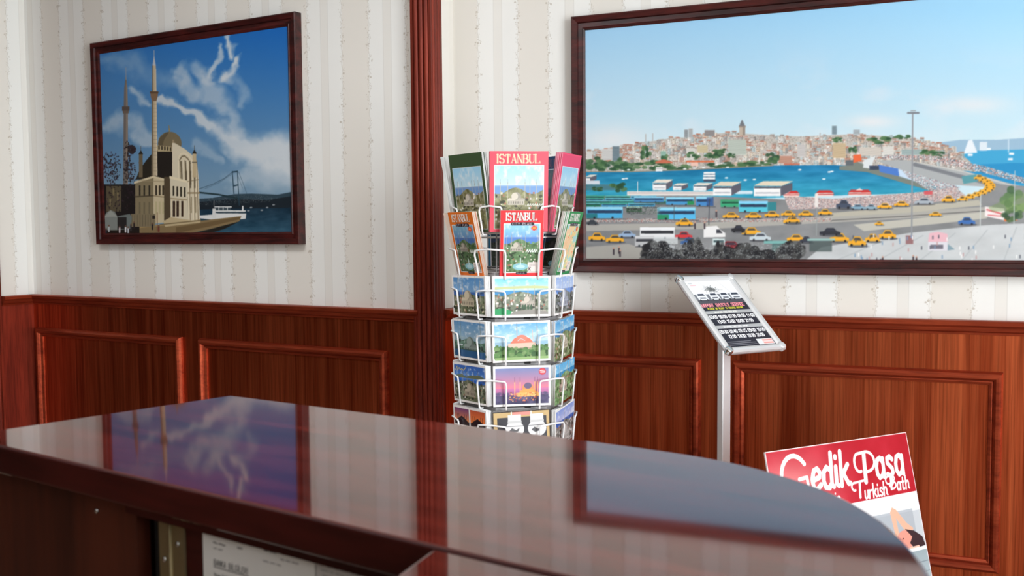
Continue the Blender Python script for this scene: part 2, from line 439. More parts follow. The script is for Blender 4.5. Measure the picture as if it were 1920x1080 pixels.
# stroke letters on a 4 x 6 grid (x right, y down)
GL = {'A': '0,6 2,0 4,6;.8,4 3.2,4', 'B': '0,6 0,0 2.6,0 3.5,.8 3.5,2.2 2.6,3 0,3;2.6,3 4,3.9 4,5.2 2.8,6 0,6', 'C': '4,1 3,0 1.2,0 0,1.4 0,4.6 1.2,6 3,6 4,5',
 'D': '0,0 0,6 2.4,6 4,4.6 4,1.4 2.4,0 0,0', 'E': '4,0 0,0 0,6 4,6;0,3 3,3', 'F': '4,0 0,0 0,6;0,3 3,3', 'G': '4,1 3,0 1.2,0 0,1.4 0,4.6 1.2,6 3,6 4,5 4,3.3 2.4,3.3',
 'H': '0,0 0,6;4,0 4,6;0,3 4,3', 'I': '2,0 2,6', 'K': '0,0 0,6;4,0 0,3.4;1.2,2.6 4,6', 'L': '0,0 0,6 4,6', 'M': '0,6 0,0 2,3.5 4,0 4,6', 'N': '0,6 0,0 4,6 4,0',
 'O': '1.2,0 2.8,0 4,1.4 4,4.6 2.8,6 1.2,6 0,4.6 0,1.4 1.2,0', 'P': '0,6 0,0 2.8,0 4,1 4,2.4 2.8,3.3 0,3.3', 'R': '0,6 0,0 2.8,0 4,1 4,2.2 2.8,3.1 0,3.1;2.2,3.1 4,6',
 'S': '4,.9 3,0 1,0 0,1 0,2 1,2.9 3,3.2 4,4.1 4,5.1 3,6 1,6 0,5.1', 'T': '0,0 4,0;2,0 2,6', 'U': '0,0 0,4.8 1.1,6 2.9,6 4,4.8 4,0', 'V': '0,0 2,6 4,0', 'W': '0,0 1,6 2,2 3,6 4,0',
 'Y': '0,0 2,3 4,0;2,3 2,6', 'Z': '0,0 4,0 0,6 4,6', 'X': '0,0 4,6;4,0 0,6',
 '0': '1,0 3,0 4,1.2 4,4.8 3,6 1,6 0,4.8 0,1.2 1,0', '1': '.8,1.2 2.2,0 2.2,6', '2': '0,1.2 1,0 3,0 4,1.2 4,2.2 0,6 4,6', '3': '0,.8 1,0 3,0 4,1 4,2 3,2.9 1.5,2.9;3,2.9 4,4 4,5 3,6 1,6 0,5.2',
 '4': '3,6 3,0 0,4.3 4,4.3', '5': '4,0 .4,0 .2,2.6 2.8,2.4 4,3.4 4,5 2.8,6 0,5.6', '6': '3.6,0 1.4,.6 0,3 0,4.8 1,6 3,6 4,4.8 4,3.8 3,2.8 1,2.8 0,3.8', '7': '0,0 4,0 1.6,6',
 '8': '1,0 3,0 3.8,.8 3.8,2.1 3,2.9 1,2.9 .2,2.1 .2,.8 1,0;1,2.9 0,3.8 0,5.1 1,6 3,6 4,5.1 4,3.8 3,2.9', '9': '.4,6 2.6,5.4 4,3 4,1.2 3,0 1,0 0,1.2 0,2.2 1,3.2 3,3.2 4,2.2',
 ':': '2,1.6 2,1.9;2,4.3 2,4.6', '-': '.8,3 3.2,3', '.': '2,5.8 2,6', ' ': '',
 'a': '3.4,2.4 3.4,6;3.4,3.2 2.2,2.2 .9,2.5 .3,3.8 .4,5.2 1.3,6 2.6,5.7 3.4,4.6', 'c': '3.3,3 2.2,2.2 .9,2.6 .3,4 .7,5.5 1.9,6 3.4,5.3', 'd': '3.4,5.2 2.4,6 1,5.8 .3,4.6 .5,3 1.6,2.2 3.4,3;3.4,-.3 3.4,5.6 4.1,5.9',
 'e': '.5,4.2 3,3.8 3.3,3 2.3,2.2 1,2.5 .3,4 .7,5.5 1.9,6 3.5,5.2', 'h': '.5,-.3 .5,6;.5,3.6 1.6,2.3 2.8,2.4 3.2,3.4 3.1,5.4 3.9,5.9', 'i': '1.8,2.4 1.8,5.4 2.6,5.9;1.8,.5 1.8,.7', 'k': '.5,-.3 .5,6;3.2,2.3 .8,4.2;1.4,3.8 3.2,5.8 3.9,5.8',
 'o': '1.4,2.3 2.6,2.3 3.4,3.5 3.2,5.2 2.2,6 1,5.8 .3,4.6 .6,3 1.4,2.3', 'r': '.6,2.4 .7,6;.7,3.8 1.6,2.6 3,2.5', 's': '3.2,2.8 2.2,2.2 1,2.5 .9,3.4 2.9,4.6 3.1,5.4 2.1,6 .5,5.6', 't': '1.8,.4 1.6,5.2 2.3,6 3.3,5.7;.4,2.4 3.2,2.4', 'u': '.6,2.4 .5,5.2 1.3,6 2.5,5.7 3.3,4.6;3.4,2.4 3.3,5.4 4,5.9',
 'l': '1.5,-.3 1.5,5.4 2.4,5.9', 'n': '.5,2.4 .5,6;.5,3.6 1.6,2.3 2.8,2.4 3.2,3.4 3.2,6', 'b': '.5,-.3 .5,6 2.4,6 3.4,4.8 3.2,3 2,2.2 .5,3.2', 'p': '.5,2.4 .5,8;.5,3.2 1.8,2.2 3.1,2.7 3.4,4.2 2.8,5.7 1.6,6 .5,5.2', 'g': '3.3,3 2.2,2.2 .9,2.6 .3,4 .9,5.6 2.2,5.8 3.3,4.6;3.3,2.4 3.3,7 2.2,8 .6,7.6', 'm': '.2,2.4 .2,6;.2,3.4 1.2,2.3 2,3 2,6;2,3.2 3,2.3 3.8,3 3.8,6', 'v': '.4,2.4 1.9,6 3.4,2.4', 'y': '.4,2.4 1.9,5.6;3.4,2.4 1.4,8 .4,8'}
GL['\u0130'] = GL['I']+';2,-1.5 2,-1.4'; GL['\u015e'] = GL['S']+';2,6 2.2,7.2 1.4,7.5'; GL['\u015f'] = GL['s']+';1.9,6 2.2,7.3 1.2,7.8'
def glyph(ch):
    return [[tuple(map(float, p.split(','))) for p in st.split()] for st in GL.get(ch, '').split(';') if st.strip()]
def text(cv, st, x, y, h, c, wt=.8, wf=.62, sp=1.35, slant=0.0, serif=False, al=1.0, rot=0.0):
    """top-left x,y, cap height h (user units)"""
    k = h/6.0; cw = 4*k*wf*1.5*.72; adv = cw*sp
    cr, sr = math.cos(rot), math.sin(rot)
    cx = 0.0
    for ch in st:
        w_ = cw; 
        if ch in 'Iil:.\u0130': w_ = cw*.55
        def mp(p):
            px_ = cx+p[0]/4*cw-(cw-w_)/2+slant*(6-p[1])*k; py_ = p[1]*k
            return (x+px_*cr-py_*sr, y+px_*sr+py_*cr)
        for stq in glyph(ch):
            if serif:
                for i in range(len(stq)-1):
                    a, b = stq[i], stq[i+1]
                    vert = abs(b[1]-a[1])/(abs(b[1]-a[1])+abs(b[0]-a[0])+1e-6)
                    up = (ch in 'ANUVM' and ((b[0]-a[0])*(b[1]-a[1]) < 0 or (ch == 'N' and a[0] == b[0]) or (ch == 'U' and a[0] > 3.5)))
                    cv.line([mp(a), mp(b)], (wt*.42 if (vert < .3 or up) else wt)*k, c, al)
                for e in (stq[0], stq[-1]):
                    if e[1] in (0.0, 6.0) and ch not in 'SCGB' and not (ch in 'TL' and e[0] in (0.0, 4.0) and ch != 'L'):
                        cv.line([mp((e[0]-.9, e[1])), mp((e[0]+.9, e[1]))], wt*.42*k, c, al)
                if ch == 'T': 
                    for xx_ in (0, 4): cv.line([mp((xx_, 0)), mp((xx_, 1.3))], wt*.42*k, c, al)
                if ch == 'L': cv.line([mp((4, 6)), mp((4, 4.6))], wt*.42*k, c, al)
                if ch == 'B':
                    for yy_ in (0, 6): cv.line([mp((-.9, yy_)), mp((0, yy_))], wt*.42*k, c, al)
            else: cv.line([mp(p) for p in stq], wt*k, c, al)
        cx += adv*(w_/cw if w_ != cw else 1)+ (0 if w_ == cw else 0)
    return cx

def canvas_mesh(name, cv, w, h, thick, back=(240, 240, 240)):
    """grid facing local -Y, centred in x, z from 0 to h; a thin body behind it"""
    H, W = cv.h, cv.w
    xs = (np.arange(W)/(W-1)-.5)*w; zs = (1-np.arange(H)/(H-1))*h
    gx, gz = np.meshgrid(xs, zs)
    V = np.zeros((H*W+8, 3)); V[:H*W, 0] = gx.ravel(); V[:H*W, 2] = gz.ravel()
    k = H*W
    for i, (sx, y, z) in enumerate(((-1, 0, 0), (1, 0, 0), (1, 0, h), (-1, 0, h), (-1, thick, 0), (1, thick, 0), (1, thick, h), (-1, thick, h))):
        V[k+i] = (sx*w/2, y, z)
    idx = np.arange(H*W).reshape(H, W)
    q = np.stack([idx[1:, :-1], idx[1:, 1:], idx[:-1, 1:], idx[:-1, :-1]], -1).reshape(-1, 4)
    ex = np.array([(0, 4, 5, 1), (1, 5, 6, 2), (2, 6, 7, 3), (3, 7, 4, 0), (5, 4, 7, 6)])+k
    Fq = np.concatenate([q, ex]).astype(np.int32)
    me = bpy.data.meshes.new(name)
    me.vertices.add(len(V)); me.vertices.foreach_set('co', V.ravel())
    me.loops.add(Fq.size); me.loops.foreach_set('vertex_index', Fq.ravel())
    me.polygons.add(len(Fq)); me.polygons.foreach_set('loop_start', np.arange(0, Fq.size, 4, dtype=np.int32))
    me.update(calc_edges=True)
    at = me.color_attributes.new('ink', 'FLOAT_COLOR', 'POINT')
    C = np.ones((len(V), 4)); C[:k, :3] = s2l(np.clip(cv.a.reshape(-1, 3), 0, 255)/255.0); C[k:, :3] = s2l(np.array(back)/255.0)
    at.data.foreach_set('color', C.astype(np.float32).ravel())
    return me
def mesh_obj(name, me, mat, parent=None):
    o = bpy.data.objects.new(name, me); COL.objects.link(o)
    if not me.materials: me.materials.append(mat)
    if parent: o.parent = parent
    return o

# ------------------------------------------------------------------ the two wall prints
def homography(src, dst):
    A = []; B = []
    for (x, y), (u, v) in zip(src, dst):
        A += [[x, y, 1, 0, 0, 0, -u*x, -u*y], [0, 0, 0, x, y, 1, -v*x, -v*y]]; B += [u, v]
    h = np.linalg.solve(np.array(A, float), np.array(B, float))
    return np.append(h, 1).reshape(3, 3)
def proj(p):
    q = CM @ (np.array(p)-CO); return (q[0]/q[2]*F+960, q[1]/q[2]*F+540)

CITY_X0, CITY_X1, CITY_Z0, CITY_Z1 = -1.0, .62, 1.181, 1.885
def paint_city():
    W, H = 1080, 470
    cor = [(CITY_X0, CITY_Z1), (CITY_X1, CITY_Z1), (CITY_X1, CITY_Z0), (CITY_X0, CITY_Z0)]
    hom = homography([proj((x, RYR-.02, z)) for x, z in cor], [(0, 0), (W, 0), (W, H), (0, H)])
    cv = Canvas(W, H, hom=hom); X, Y = cv.X, cv.Y; R = random.Random(5)
    # sky
    cv.grad(20, 265, (146, 196, 232), (196, 220, 230))
    t = np.clip((X-1100)/800, 0, 1)[..., None]; cv.a += t*np.array([12, 14, 10])*(1-np.clip((Y[..., None]-60)/260, 0, 1))
    n = fbm(H, W, 6, 4, 3)
    cv.a += (np.clip((n-.52)*3, 0, .35)*np.exp(-((Y-200)/70)**2))[..., None]*(np.array([236, 228, 232])-cv.a)
    for cx, cy, rx, ry in ((1635, 228, 45, 12), (1830, 196, 60, 16), (1150, 262, 60, 26)):
        m = np.exp(-((X-cx)/rx)**2-((Y-cy)/ry)**2)*.6*(.5+n); cv.a += m[..., None]*(np.array([238, 228, 226])-cv.a)
    # far hills + open sea
    cv.poly([(1740, 270), (1800, 262), (1870, 262), (1930, 258), (2400, 250), (2400, 340), (1740, 340)], (150, 182, 205))
    cv.poly([(1780, 292), (1830, 282), (2400, 268), (2400, 460), (1780, 330)], (62, 160, 205))
    cv.poly([(1780, 310), (1900, 305), (2400, 310), (2400, 400), (1780, 330)], (28, 132, 188), .7)
    for x, y in ((1852, 279), (1893, 298), (1895, 288), (1818, 290)): cv.rect(x-4, y-2, x+5, y+2, (235, 240, 245))
    cv.line([(1890, 262), (1890, 285)], 1.4, (215, 228, 236)); cv.poly([(1806, 288), (1815, 263), (1822, 262), (1832, 286)], (225, 232, 238)); cv.rect(1836, 266, 1850, 282, (214, 224, 232))
    # hill of houses
    top = [(1095, 284), (1125, 281), (1150, 278), (1180, 272), (1215, 266), (1245, 262), (1262, 258), (1290, 258), (1320, 252), (1350, 250), (1385, 250), (1420, 252), (1450, 254), (1500, 256), (1545, 254), (1590, 252), (1640, 254), (1680, 257), (1715, 260), (1745, 266), (1775, 275), (1800, 288), (1818, 302)]
    hill = top+[(1830, 322), (1740, 312), (1600, 312), (1500, 310), (1350, 316), (1200, 320), (1095, 322)]
    hm = cv.inpoly(hill); cv.poly(hill, (182, 176, 168))
    pal = [(232, 228, 220), (214, 206, 196), (196, 186, 176), (226, 214, 196), (178, 168, 160), (206, 178, 152), (190, 140, 120), (160, 158, 156), (240, 238, 234), (176, 196, 200), (206, 196, 190), (140, 138, 136)]
    roof = [(184, 112, 86), (160, 120, 104), (170, 96, 70), (190, 150, 130)]
    def topy(x):
        for (a, b), (c, d) in zip(top, top[1:]):
            if a <= x <= c: return b+(d-b)*(x-a)/(c-a)
        return 300
    bl = []
    for i in range(760):
        x = R.uniform(1096, 1800); yt = topy(x); y = R.uniform(yt+1, 312); bl.append((y, x))
    bl.sort()
    for y, x in bl:
        w = R.uniform(4, 11); h = R.uniform(4, 9)+(y-255)*.10
        c = R.choice(pal); cv.rect(x, y-h*.55, x+w, y+h*.6, c)
        cv.rect(x+w*.72, y-h*.55, x+w, y+h*.6, tuple(v*.78 for v in c), .9)
        if R.random() < .42: cv.rect(x-.4, y-h*.55-1.3, x+w+.4, y-h*.55+.7, R.choice(roof))
        if w > 6:
            for k in range(int(h/2.4)):
                cv.line([(x+1, y-h*.4+k*2.3), (x+w*.7, y-h*.4+k*2.3)], .8, (110, 108, 106), .55)
    cv.a += (hm*.16)[..., None]*(np.array([218, 220, 222])-cv.a)
    cv.speckle(hm, [(90, 98, 84), (236, 232, 226), (150, 108, 92), (120, 116, 112)], 4, .13)
    for x0, y0, x1, y1, c in ((1101, 284, 1112, 300, (226, 224, 220)), (1130, 279, 1150, 300, (212, 212, 210)), (1150, 274, 1163, 302, (120, 140, 150)), (1284, 243, 1291, 258, (150, 156, 160)), (1292, 241, 1300, 258, (180, 184, 186)), (1322, 244, 1341, 255, (150, 146, 146)),
                           (1240, 283, 1250, 304, (150, 190, 175)), (1288, 278, 1304, 300, (222, 220, 214)), (1308, 272, 1328, 286, (210, 196, 160)), (1495, 271, 1510, 294, (206, 202, 200)), (1562, 268, 1586, 296, (206, 184, 150)), (1460, 292, 1486, 306, (198, 150, 130)), (1612, 276, 1652, 292, (214, 206, 196)), (1655, 274, 1676, 296, (224, 222, 216)), (1560, 236, 1569, 252, (130, 150, 160)), (1600, 243, 1612, 252, (170, 180, 186)), (1690, 280, 1730, 290, (160, 180, 180)), (1366, 262, 1400, 290, (190, 200, 190))):
        cv.rect(x0, y0, x1, y1, c)
        for k in range(int((y1-y0)/2.6)): cv.line([(x0+1, y0+2+k*2.6), (x1-1, y0+2+k*2.6)], .8, tuple(v*.66 for v in c), .8)
    # round stone tower
    cv.rect(1387, 237, 1398, 254, (186, 172, 156)); cv.rect(1393.5, 237, 1398, 254, (138, 126, 116), .8); cv.rect(1386, 236, 1399, 239, (150, 138, 126)); cv.poly([(1386.5, 236.5), (1392, 224), (1398, 236.5)], (112, 116, 122))
    for x, y in ((1212, 252), (1225, 251), (1538, 250)): cv.line([(x, y), (x, y+12)], 2, (176, 176, 176))
    # trees on the slope and the shore
    def tree(cx, cy, rx, ry, cols=((58, 96, 62), (40, 76, 50), (84, 120, 78)), k=14, seed=1):
        r = random.Random(seed+int(cx*7))
        for i in range(k):
            a = r.uniform(0, 6.28); q = r.random()**.5
            cv.ell(cx+rx*q*math.cos(a), cy+ry*q*math.sin(a), rx*.32, ry*.42, r.choice(cols), .85, 9)
    for cx, cy, rx, ry in ((1115, 306, 18, 10), (1140, 312, 22, 8), (1166, 306, 12, 9), (1185, 312, 26, 7), (1210, 287, 10, 11), (1225, 310, 18, 8), (1250, 302, 10, 10), (1270, 314, 24, 6), (1300, 292, 12, 6), (1338, 289, 16, 6), (1352, 284, 12, 5), (1372, 291, 8, 4), (1345, 309, 20, 5), (1375, 309, 24, 5), (1410, 307, 22, 5), (1450, 296, 14, 8), (1440, 305, 14, 4), (1570, 262, 10, 4), (1650, 262, 22, 6), (1690, 256, 14, 4), (1740, 284, 16, 6), (1600, 280, 8, 6), (1760, 290, 12, 6)):
        tree(cx, cy, rx, ry)
    cv.poly([(1230, 303), (1245, 298), (1262, 303), (1262, 306), (1230, 306)], (196, 110, 84)); cv.rect(1288, 301, 1340, 304, (214, 108, 70)); cv.rect(1296, 304, 1310, 311, (228, 190, 176)); cv.rect(1470, 306, 1500, 309, (190, 110, 90))
    # water
    wat = [(1095, 322), (1180, 322), (1300, 318), (1450, 310), (1560, 309), (1640, 312), (1700, 330), (1745, 345), (1770, 356), (1700, 362), (1560, 366), (1400, 372), (1200, 378), (1095, 380)]
    wm = cv.inpoly(wat); wn_ = fbm(H, W, 30, 60, 9, 4)[..., None]
    tt = np.clip((Y-312)/50, 0, 1)[..., None]
    cv.a += wm[..., None]*((np.array([22, 116, 165])*(1-tt)+np.array([50, 156, 186])*tt)+(wn_-.5)*46-cv.a)
    cv.line([(1096, 321.5), (1180, 321.5), (1300, 317.5), (1450, 310)], 1.6, (150, 140, 120))
    for x, y in ((1180, 318), (1238, 318), (1285, 316), (1303, 315), (1320, 314), (1365, 313), (1170, 335), (1176, 334), (1363, 333), (1398, 337), (1415, 336), (1500, 318), (1555, 322), (1560, 321), (1545, 335)): cv.ell(x, y, 3.4, 1.4, (232, 238, 240))
    cv.rect(1231, 313, 1243, 321, (238, 238, 236)); cv.line([(1232, 316), (1243, 316)], .9, (120, 120, 124))
    # bridge with shops under it
    cv.poly([(1600, 296), (1612, 305), (1640, 314), (1752, 352), (1748, 358), (1625, 322), (1574, 318), (1574, 311), (1600, 309)], (120, 128, 120))
    cv.poly([(1646, 308), (1684, 316), (1686, 330), (1650, 322)], (76, 122, 198)); cv.poly([(1684, 316), (1712, 324), (1712, 338), (1686, 330)], (196, 216, 236)); cv.poly([(1712, 324), (1768, 344), (1764, 354), (1712, 338)], (206, 222, 226))
    cv.poly([(1600, 290), (1614, 289), (1616, 301), (1600, 305)], (226, 104, 62)); cv.poly([(1620, 300), (1642, 292), (1632, 316), (1618, 314)], (214, 220, 222)); cv.rect(1586, 300, 1600, 310, (96, 104, 110)); cv.rect(1630, 310, 1648, 318, (60, 70, 90))
    cv.poly([(1640, 300), (1700, 300), (1800, 318), (1900, 345), (1935, 352), (1935, 380), (1860, 350), (1770, 345), (1690, 318)], (168, 172, 174))
    cv.line([(1715, 308), (1800, 330), (1880, 350), (1935, 352)], 7, (120, 124, 130)); cv.line([(1720, 304), (1810, 322), (1900, 348)], 1.2, (220, 216, 206))
    bm = cv.inpoly([(1650, 298), (1735, 298), (1830, 320), (1930, 346), (1930, 336), (1850, 312), (1760, 292), (1660, 290)])
    cv.speckle(bm, [(220, 220, 222), (90, 96, 104), (190, 120, 110), (236, 236, 236), (120, 130, 140)], 6, .8)
    bm = cv.inpoly([(1690, 318), (1800, 350), (1790, 366), (1750, 362), (1700, 330)]); cv.speckle(bm, [(230, 226, 226), (190, 150, 150), (110, 110, 120), (150, 190, 200)], 7, .8)
    cv.poly([(1802, 330), (1830, 326), (1832, 340), (1806, 344)], (86, 150, 160))
    # ground
    road = [(1095, 366), (1300, 366), (1450, 372), (1560, 378), (1700, 380), (1830, 368), (1862, 352), (1835, 342), (1935, 350), (2400, 380), (2400, 560), (1095, 560)]
    gm = cv.inpoly(road); gn = fbm(H, W, 24, 24, 11, 4)[..., None]
    cv.a += gm[..., None]*(np.array([134, 136, 138])+(gn-.5)*34-cv.a)
    cv.poly([(1095, 420), (1330, 416), (1600, 402), (1860, 386), (1860, 398), (1600, 414), (1330, 428), (1095, 432)], (170, 168, 162))
    cv.poly([(1560, 398), (1700, 386), (1835, 374), (1840, 384), (1700, 398), (1545, 406)], (182, 178, 164))
    cv.poly([(1600, 420), (1760, 404), (1850, 396), (1850, 408), (1760, 418), (1620, 432)], (188, 186, 176))
    cv.line([(1560, 412), (1700, 404), (1850, 394)], 1.6, (96, 96, 96))
    plaza = [(1500, 495), (1540, 462), (1640, 446), (1700, 436), (1790, 426), (1860, 420), (2400, 400), (2400, 560), (1500, 560)]
    pm = cv.inpoly(plaza); cv.a += pm[..., None]*(np.array([196, 200, 202])+(gn-.5)*22-cv.a)
    for a, b in (((1560, 490), (1660, 448)), ((1640, 490), (1730, 440)), ((1720, 490), (1790, 436)), ((1800, 490), (1850, 430)), ((1880, 490), (1905, 425))): cv.line([a, b], 2, (170, 176, 180), .7)
    cv.poly([(1095, 462), (1180, 456), (1240, 474), (1300, 492), (1095, 495)], (168, 166, 160))
    cv.poly([(1095, 410), (1560, 408), (1560, 412), (1095, 414)], (178, 172, 166), .8)
    cv.speckle(cv.inpoly([(1120, 409), (1560, 406), (1560, 414), (1120, 416)]), [(232, 230, 226), (200, 90, 80), (90, 90, 96)], 12, .30)
    # quay crowd and kiosks
    cm = cv.inpoly([(1470, 366), (1560, 372), (1640, 366), (1740, 358), (1790, 350), (1810, 366), (1770, 376), (1650, 386), (1480, 392)])
    cv.a += cm[..., None]*(np.array([176, 164, 160])-cv.a)
    cv.speckle(cm, [(232, 228, 226), (206, 176, 170), (120, 114, 120), (190, 140, 134), (160, 158, 170), (220, 206, 200)], 13, .75)
    for x0, x1, y in ((1468, 1500, 362), (1530, 1564, 361), (1590, 1634, 360)):
        cv.poly([(x0, y), (x0+6, y-5), (x1-6, y-5), (x1, y)], (198, 52, 50)); cv.rect(x0+1, y, x1-1, y+6, (236, 214, 206)); cv.rect(x0, y+1.5, x1, y+3.5, (186, 50, 52), .8)
    cv.poly([(1604, 356), (1612, 352), (1618, 356)], (238, 232, 228)); cv.rect(1528, 362, 1534, 388, (230, 224, 220)); cv.rect(1732, 357, 1748, 364, (206, 90, 96))
    # piers and ferries
    cv.rect(1177, 358, 1345, 366, (222, 216, 212)); cv.line([(1180, 361), (1345, 361)], 1.2, (178, 164, 166)); cv.rect(1380, 357, 1412, 363, (206, 226, 236))
    def ferry(x0, x1, y0, y1, lean=8, rf=(226, 218, 206)):
        h = y1-y0
        cv.poly([(x0, y0+h*.35), (x1-lean, y0+h*.35), (x1, y0+h*.2), (x1, y0+h*.7), (x1-lean, y1), (x0, y1)], (238, 238, 238))
        cv.poly([(x1-lean, y0+h*.35), (x1+4, y0+h*.1), (x1+4, y0+h*.6), (x1-lean, y1)], (92, 92, 104))
        cv.poly([(x0-1, y0+h*.3), (x0+lean, y0), (x1+6, y0), (x1-lean+2, y0+h*.32)], rf)
        cv.rect(x0+1, y0+h*.36, x1-lean, y0+h*.48, (70, 78, 92)); cv.rect(x0+3, y0+h*.74, x1-lean-2, y0+h*.82, (150, 156, 168), .7)
    ferry(1225, 1258, 336, 356); ferry(1263, 1287, 343, 356); ferry(1301, 1333, 342, 357); ferry(1338, 1386, 340, 366, 14, (220, 208, 188)); ferry(1414, 1482, 339, 367, 18, (222, 210, 188))
    for k in range(3): cv.rect(1320-k*.6, 322+k*5, 1342, 325.6+k*5, (240, 240, 240)); cv.line([(1321, 326.5+k*5), (1342, 326.5+k*5)], 1.1, (80, 92, 110))
    cv.rect(1320, 337, 1343, 340, (74, 78, 96)); ferry(1100, 1116, 327, 341); cv.rect(1098, 338, 1126, 345, (206, 214, 222)); cv.rect(1098, 345, 1170, 356, (84, 110, 112), .7)
    tree(1160, 350, 15, 8); tree(1120, 354, 12, 4)
    # buses
    def bus(x0, y0, x1, y1, c, win=(40, 62, 92), rf=(150, 214, 236), back=None):
        h = y1-y0; cv.poly([(x0+2, y1), (x1+6, y1+1), (x1+8, y1+3), (x0, y1+2)], (84, 86, 92), .8)
        cv.rect(x0, y0, x1, y1, c); cv.rect(x0, y0, x1, y0+h*.22, rf); cv.rect(x0+2, y0+h*.3, x1-2, y0+h*.56, win)
        if back: cv.rect(x0, y0+h*.6, x0+(x1-x0)*.3, y1, back)
        for q in (.22, .72): cv.ell(x0+(x1-x0)*q, y1-h*.04, h*.1, h*.1, (30, 36, 44), 1, 10)
    R2 = random.Random(3); g1 = [(48, 150, 128), (60, 158, 176), (36, 120, 84), (70, 150, 196), (44, 128, 96)]
    for y in (366, 370.5, 375, 380):
        x = 1096+R2.uniform(-12, 4)
        while x < 1228:
            w = R2.uniform(38, 54); bus(x, y, x+w, y+6.5, R2.choice(g1), (36, 70, 78), R2.choice([(110, 196, 190), (120, 190, 210), (80, 170, 140)])); x += w+2
    bus(1190, 368, 1246, 378, (70, 130, 180)); bus(1250, 369, 1302, 383, (72, 150, 200), back=None); cv.rect(1290, 376, 1302, 383, (40, 140, 84)); bus(1306, 368, 1336, 385, (70, 136, 196)); cv.rect(1326, 369, 1339, 385, (50, 84, 140), .8)
    bus(1352, 373, 1388, 387, (60, 166, 120), (36, 90, 70), (70, 150, 110)); bus(1386, 376, 1440, 396, (84, 192, 214), (44, 60, 88), (140, 206, 240)); cv.rect(1440, 378, 1456, 394, (50, 130, 140))
    bus(1176, 386, 1205, 397, (58, 80, 66), (40, 50, 46), (170, 206, 196)); bus(1101, 387, 1169, 408, (74, 168, 214), back=(40, 120, 130)); bus(1234, 388, 1305, 410, (86, 184, 232), back=(44, 140, 100))
    cv.speckle(cv.inpoly([(1180, 385), (1240, 385), (1240, 400), (1180, 402)]), [(60, 64, 66), (160, 160, 160), (80, 120, 90)], 15, .3)
    # cars
    def car(x0, x1, y0, y1, c, sh=True):
        w, h = x1-x0, y1-y0
        if sh: cv.ell((x0+x1)/2+2, y1, w*.55, h*.16, (78, 80, 86), .8)
        cv.poly([(x0, y1-h*.1), (x0, y0+h*.5), (x0+w*.22, y0+h*.42), (x0+w*.34, y0), (x0+w*.68, y0), (x0+w*.82, y0+h*.42), (x1, y0+h*.55), (x1, y1-h*.1)], c)
        cv.poly([(x0+w*.29, y0+h*.42), (x0+w*.37, y0+h*.12), (x0+w*.66, y0+h*.12), (x0+w*.75, y0+h*.42)], (56, 60, 72), .85)
        for q in (.2, .8): cv.ell(x0+w*q, y1-h*.1, h*.13, h*.15, (30, 30, 34), 1, 8)
    taxi = (236, 170, 48)
    for x0, x1, y0, y1 in ((1105, 1136, 435, 450), (1137, 1171, 439, 453), (1268, 1300, 409, 422), (1356, 1387, 397, 408), (1398, 1428, 397, 408), (1434, 1462, 395, 406), (1465, 1492, 394, 404), (1469, 1500, 405, 418), (1391, 1427, 425, 439), (1476, 1510, 438, 451), (1534, 1560, 391, 402), (1497, 1525, 394, 404), (1476, 1500, 405, 416), (1556, 1592, 436, 452), (1590, 1624, 442, 460), (1622, 1650, 437, 452), (1648, 1680, 430, 446), (1645, 1672, 380, 390), (1676, 1704, 376, 386), (1742, 1765, 396, 404), (1640, 1656, 414, 421), (1765, 1790, 366, 378)): car(x0, x1, y0, y1, taxi)
    for i in range(11):
        a = i/10; x = 1800+52*math.sin(a*2.5); y = 372-40*a; car(x-6, x+14, y-5, y+4, taxi, False)
    for x0, x1, y0, y1, c in ((1161, 1193, 431, 444, (150, 176, 206)), (1267, 1299, 433, 446, (206, 60, 64)), (1277, 1307, 444, 458, (62, 100, 156)), (1372, 1398, 421, 434, (44, 44, 50)), (1406, 1446, 435, 450, (196, 208, 214)), (1346, 1394, 451, 467, (130, 36, 44)), (1236, 1266, 452, 466, (176, 180, 184)), (1537, 1576, 426, 440, (50, 52, 60)), (1796, 1828, 406, 420, (64, 110, 178)), (1594, 1622, 382, 392, (130, 168, 190)), (1622, 1644, 382, 392, (140, 170, 186)), (1714, 1750, 370, 382, (168, 178, 188)), (1568, 1596, 374, 390, (70, 80, 100)), (1101, 1122, 411, 420, (60, 66, 72)), (1500, 1524, 442, 454, (60, 64, 76))): car(x0, x1, y0, y1, c)
    bus(1201, 425, 1266, 446, (226, 228, 230), (44, 46, 52), (240, 242, 244)); bus(1192, 441, 1228, 460, (186, 188, 190), (60, 62, 68), (206, 208, 210)); cv.rect(1228, 443, 1272, 456, (206, 212, 214), .8)
    cv.poly([(1320, 424), (1345, 422), (1352, 430), (1361, 436), (1361, 443), (1320, 444)], (232, 232, 232)); cv.poly([(1344, 429), (1350, 429), (1356, 436), (1344, 436)], (60, 62, 70)); cv.rect(1337, 446, 1360, 458, (206, 222, 222)); cv.rect(1339, 449, 1358, 453, (76, 96, 100))
    # shelter, kiosk, billboard, people
    cv.rect(1433, 450, 1484, 455, (120, 176, 172)); cv.rect(1448, 455, 1480, 478, (70, 110, 108), .7); cv.rect(1514, 446, 1566, 450, (150, 186, 182)); cv.rect(1518, 450, 1560, 470, (70, 84, 84), .75)
    cv.poly([(1740, 452), (1742, 436), (1758, 433), (1776, 437), (1777, 452)], (226, 180, 190)); cv.rect(1740, 452, 1776, 468, (216, 214, 222)); cv.rect(1744, 457, 1768, 465, (70, 66, 80), .7); cv.poly([(1776, 468), (1777, 456), (1790, 466)], (130, 156, 168)); cv.rect(1698, 440, 1712, 456, (150, 110, 112))
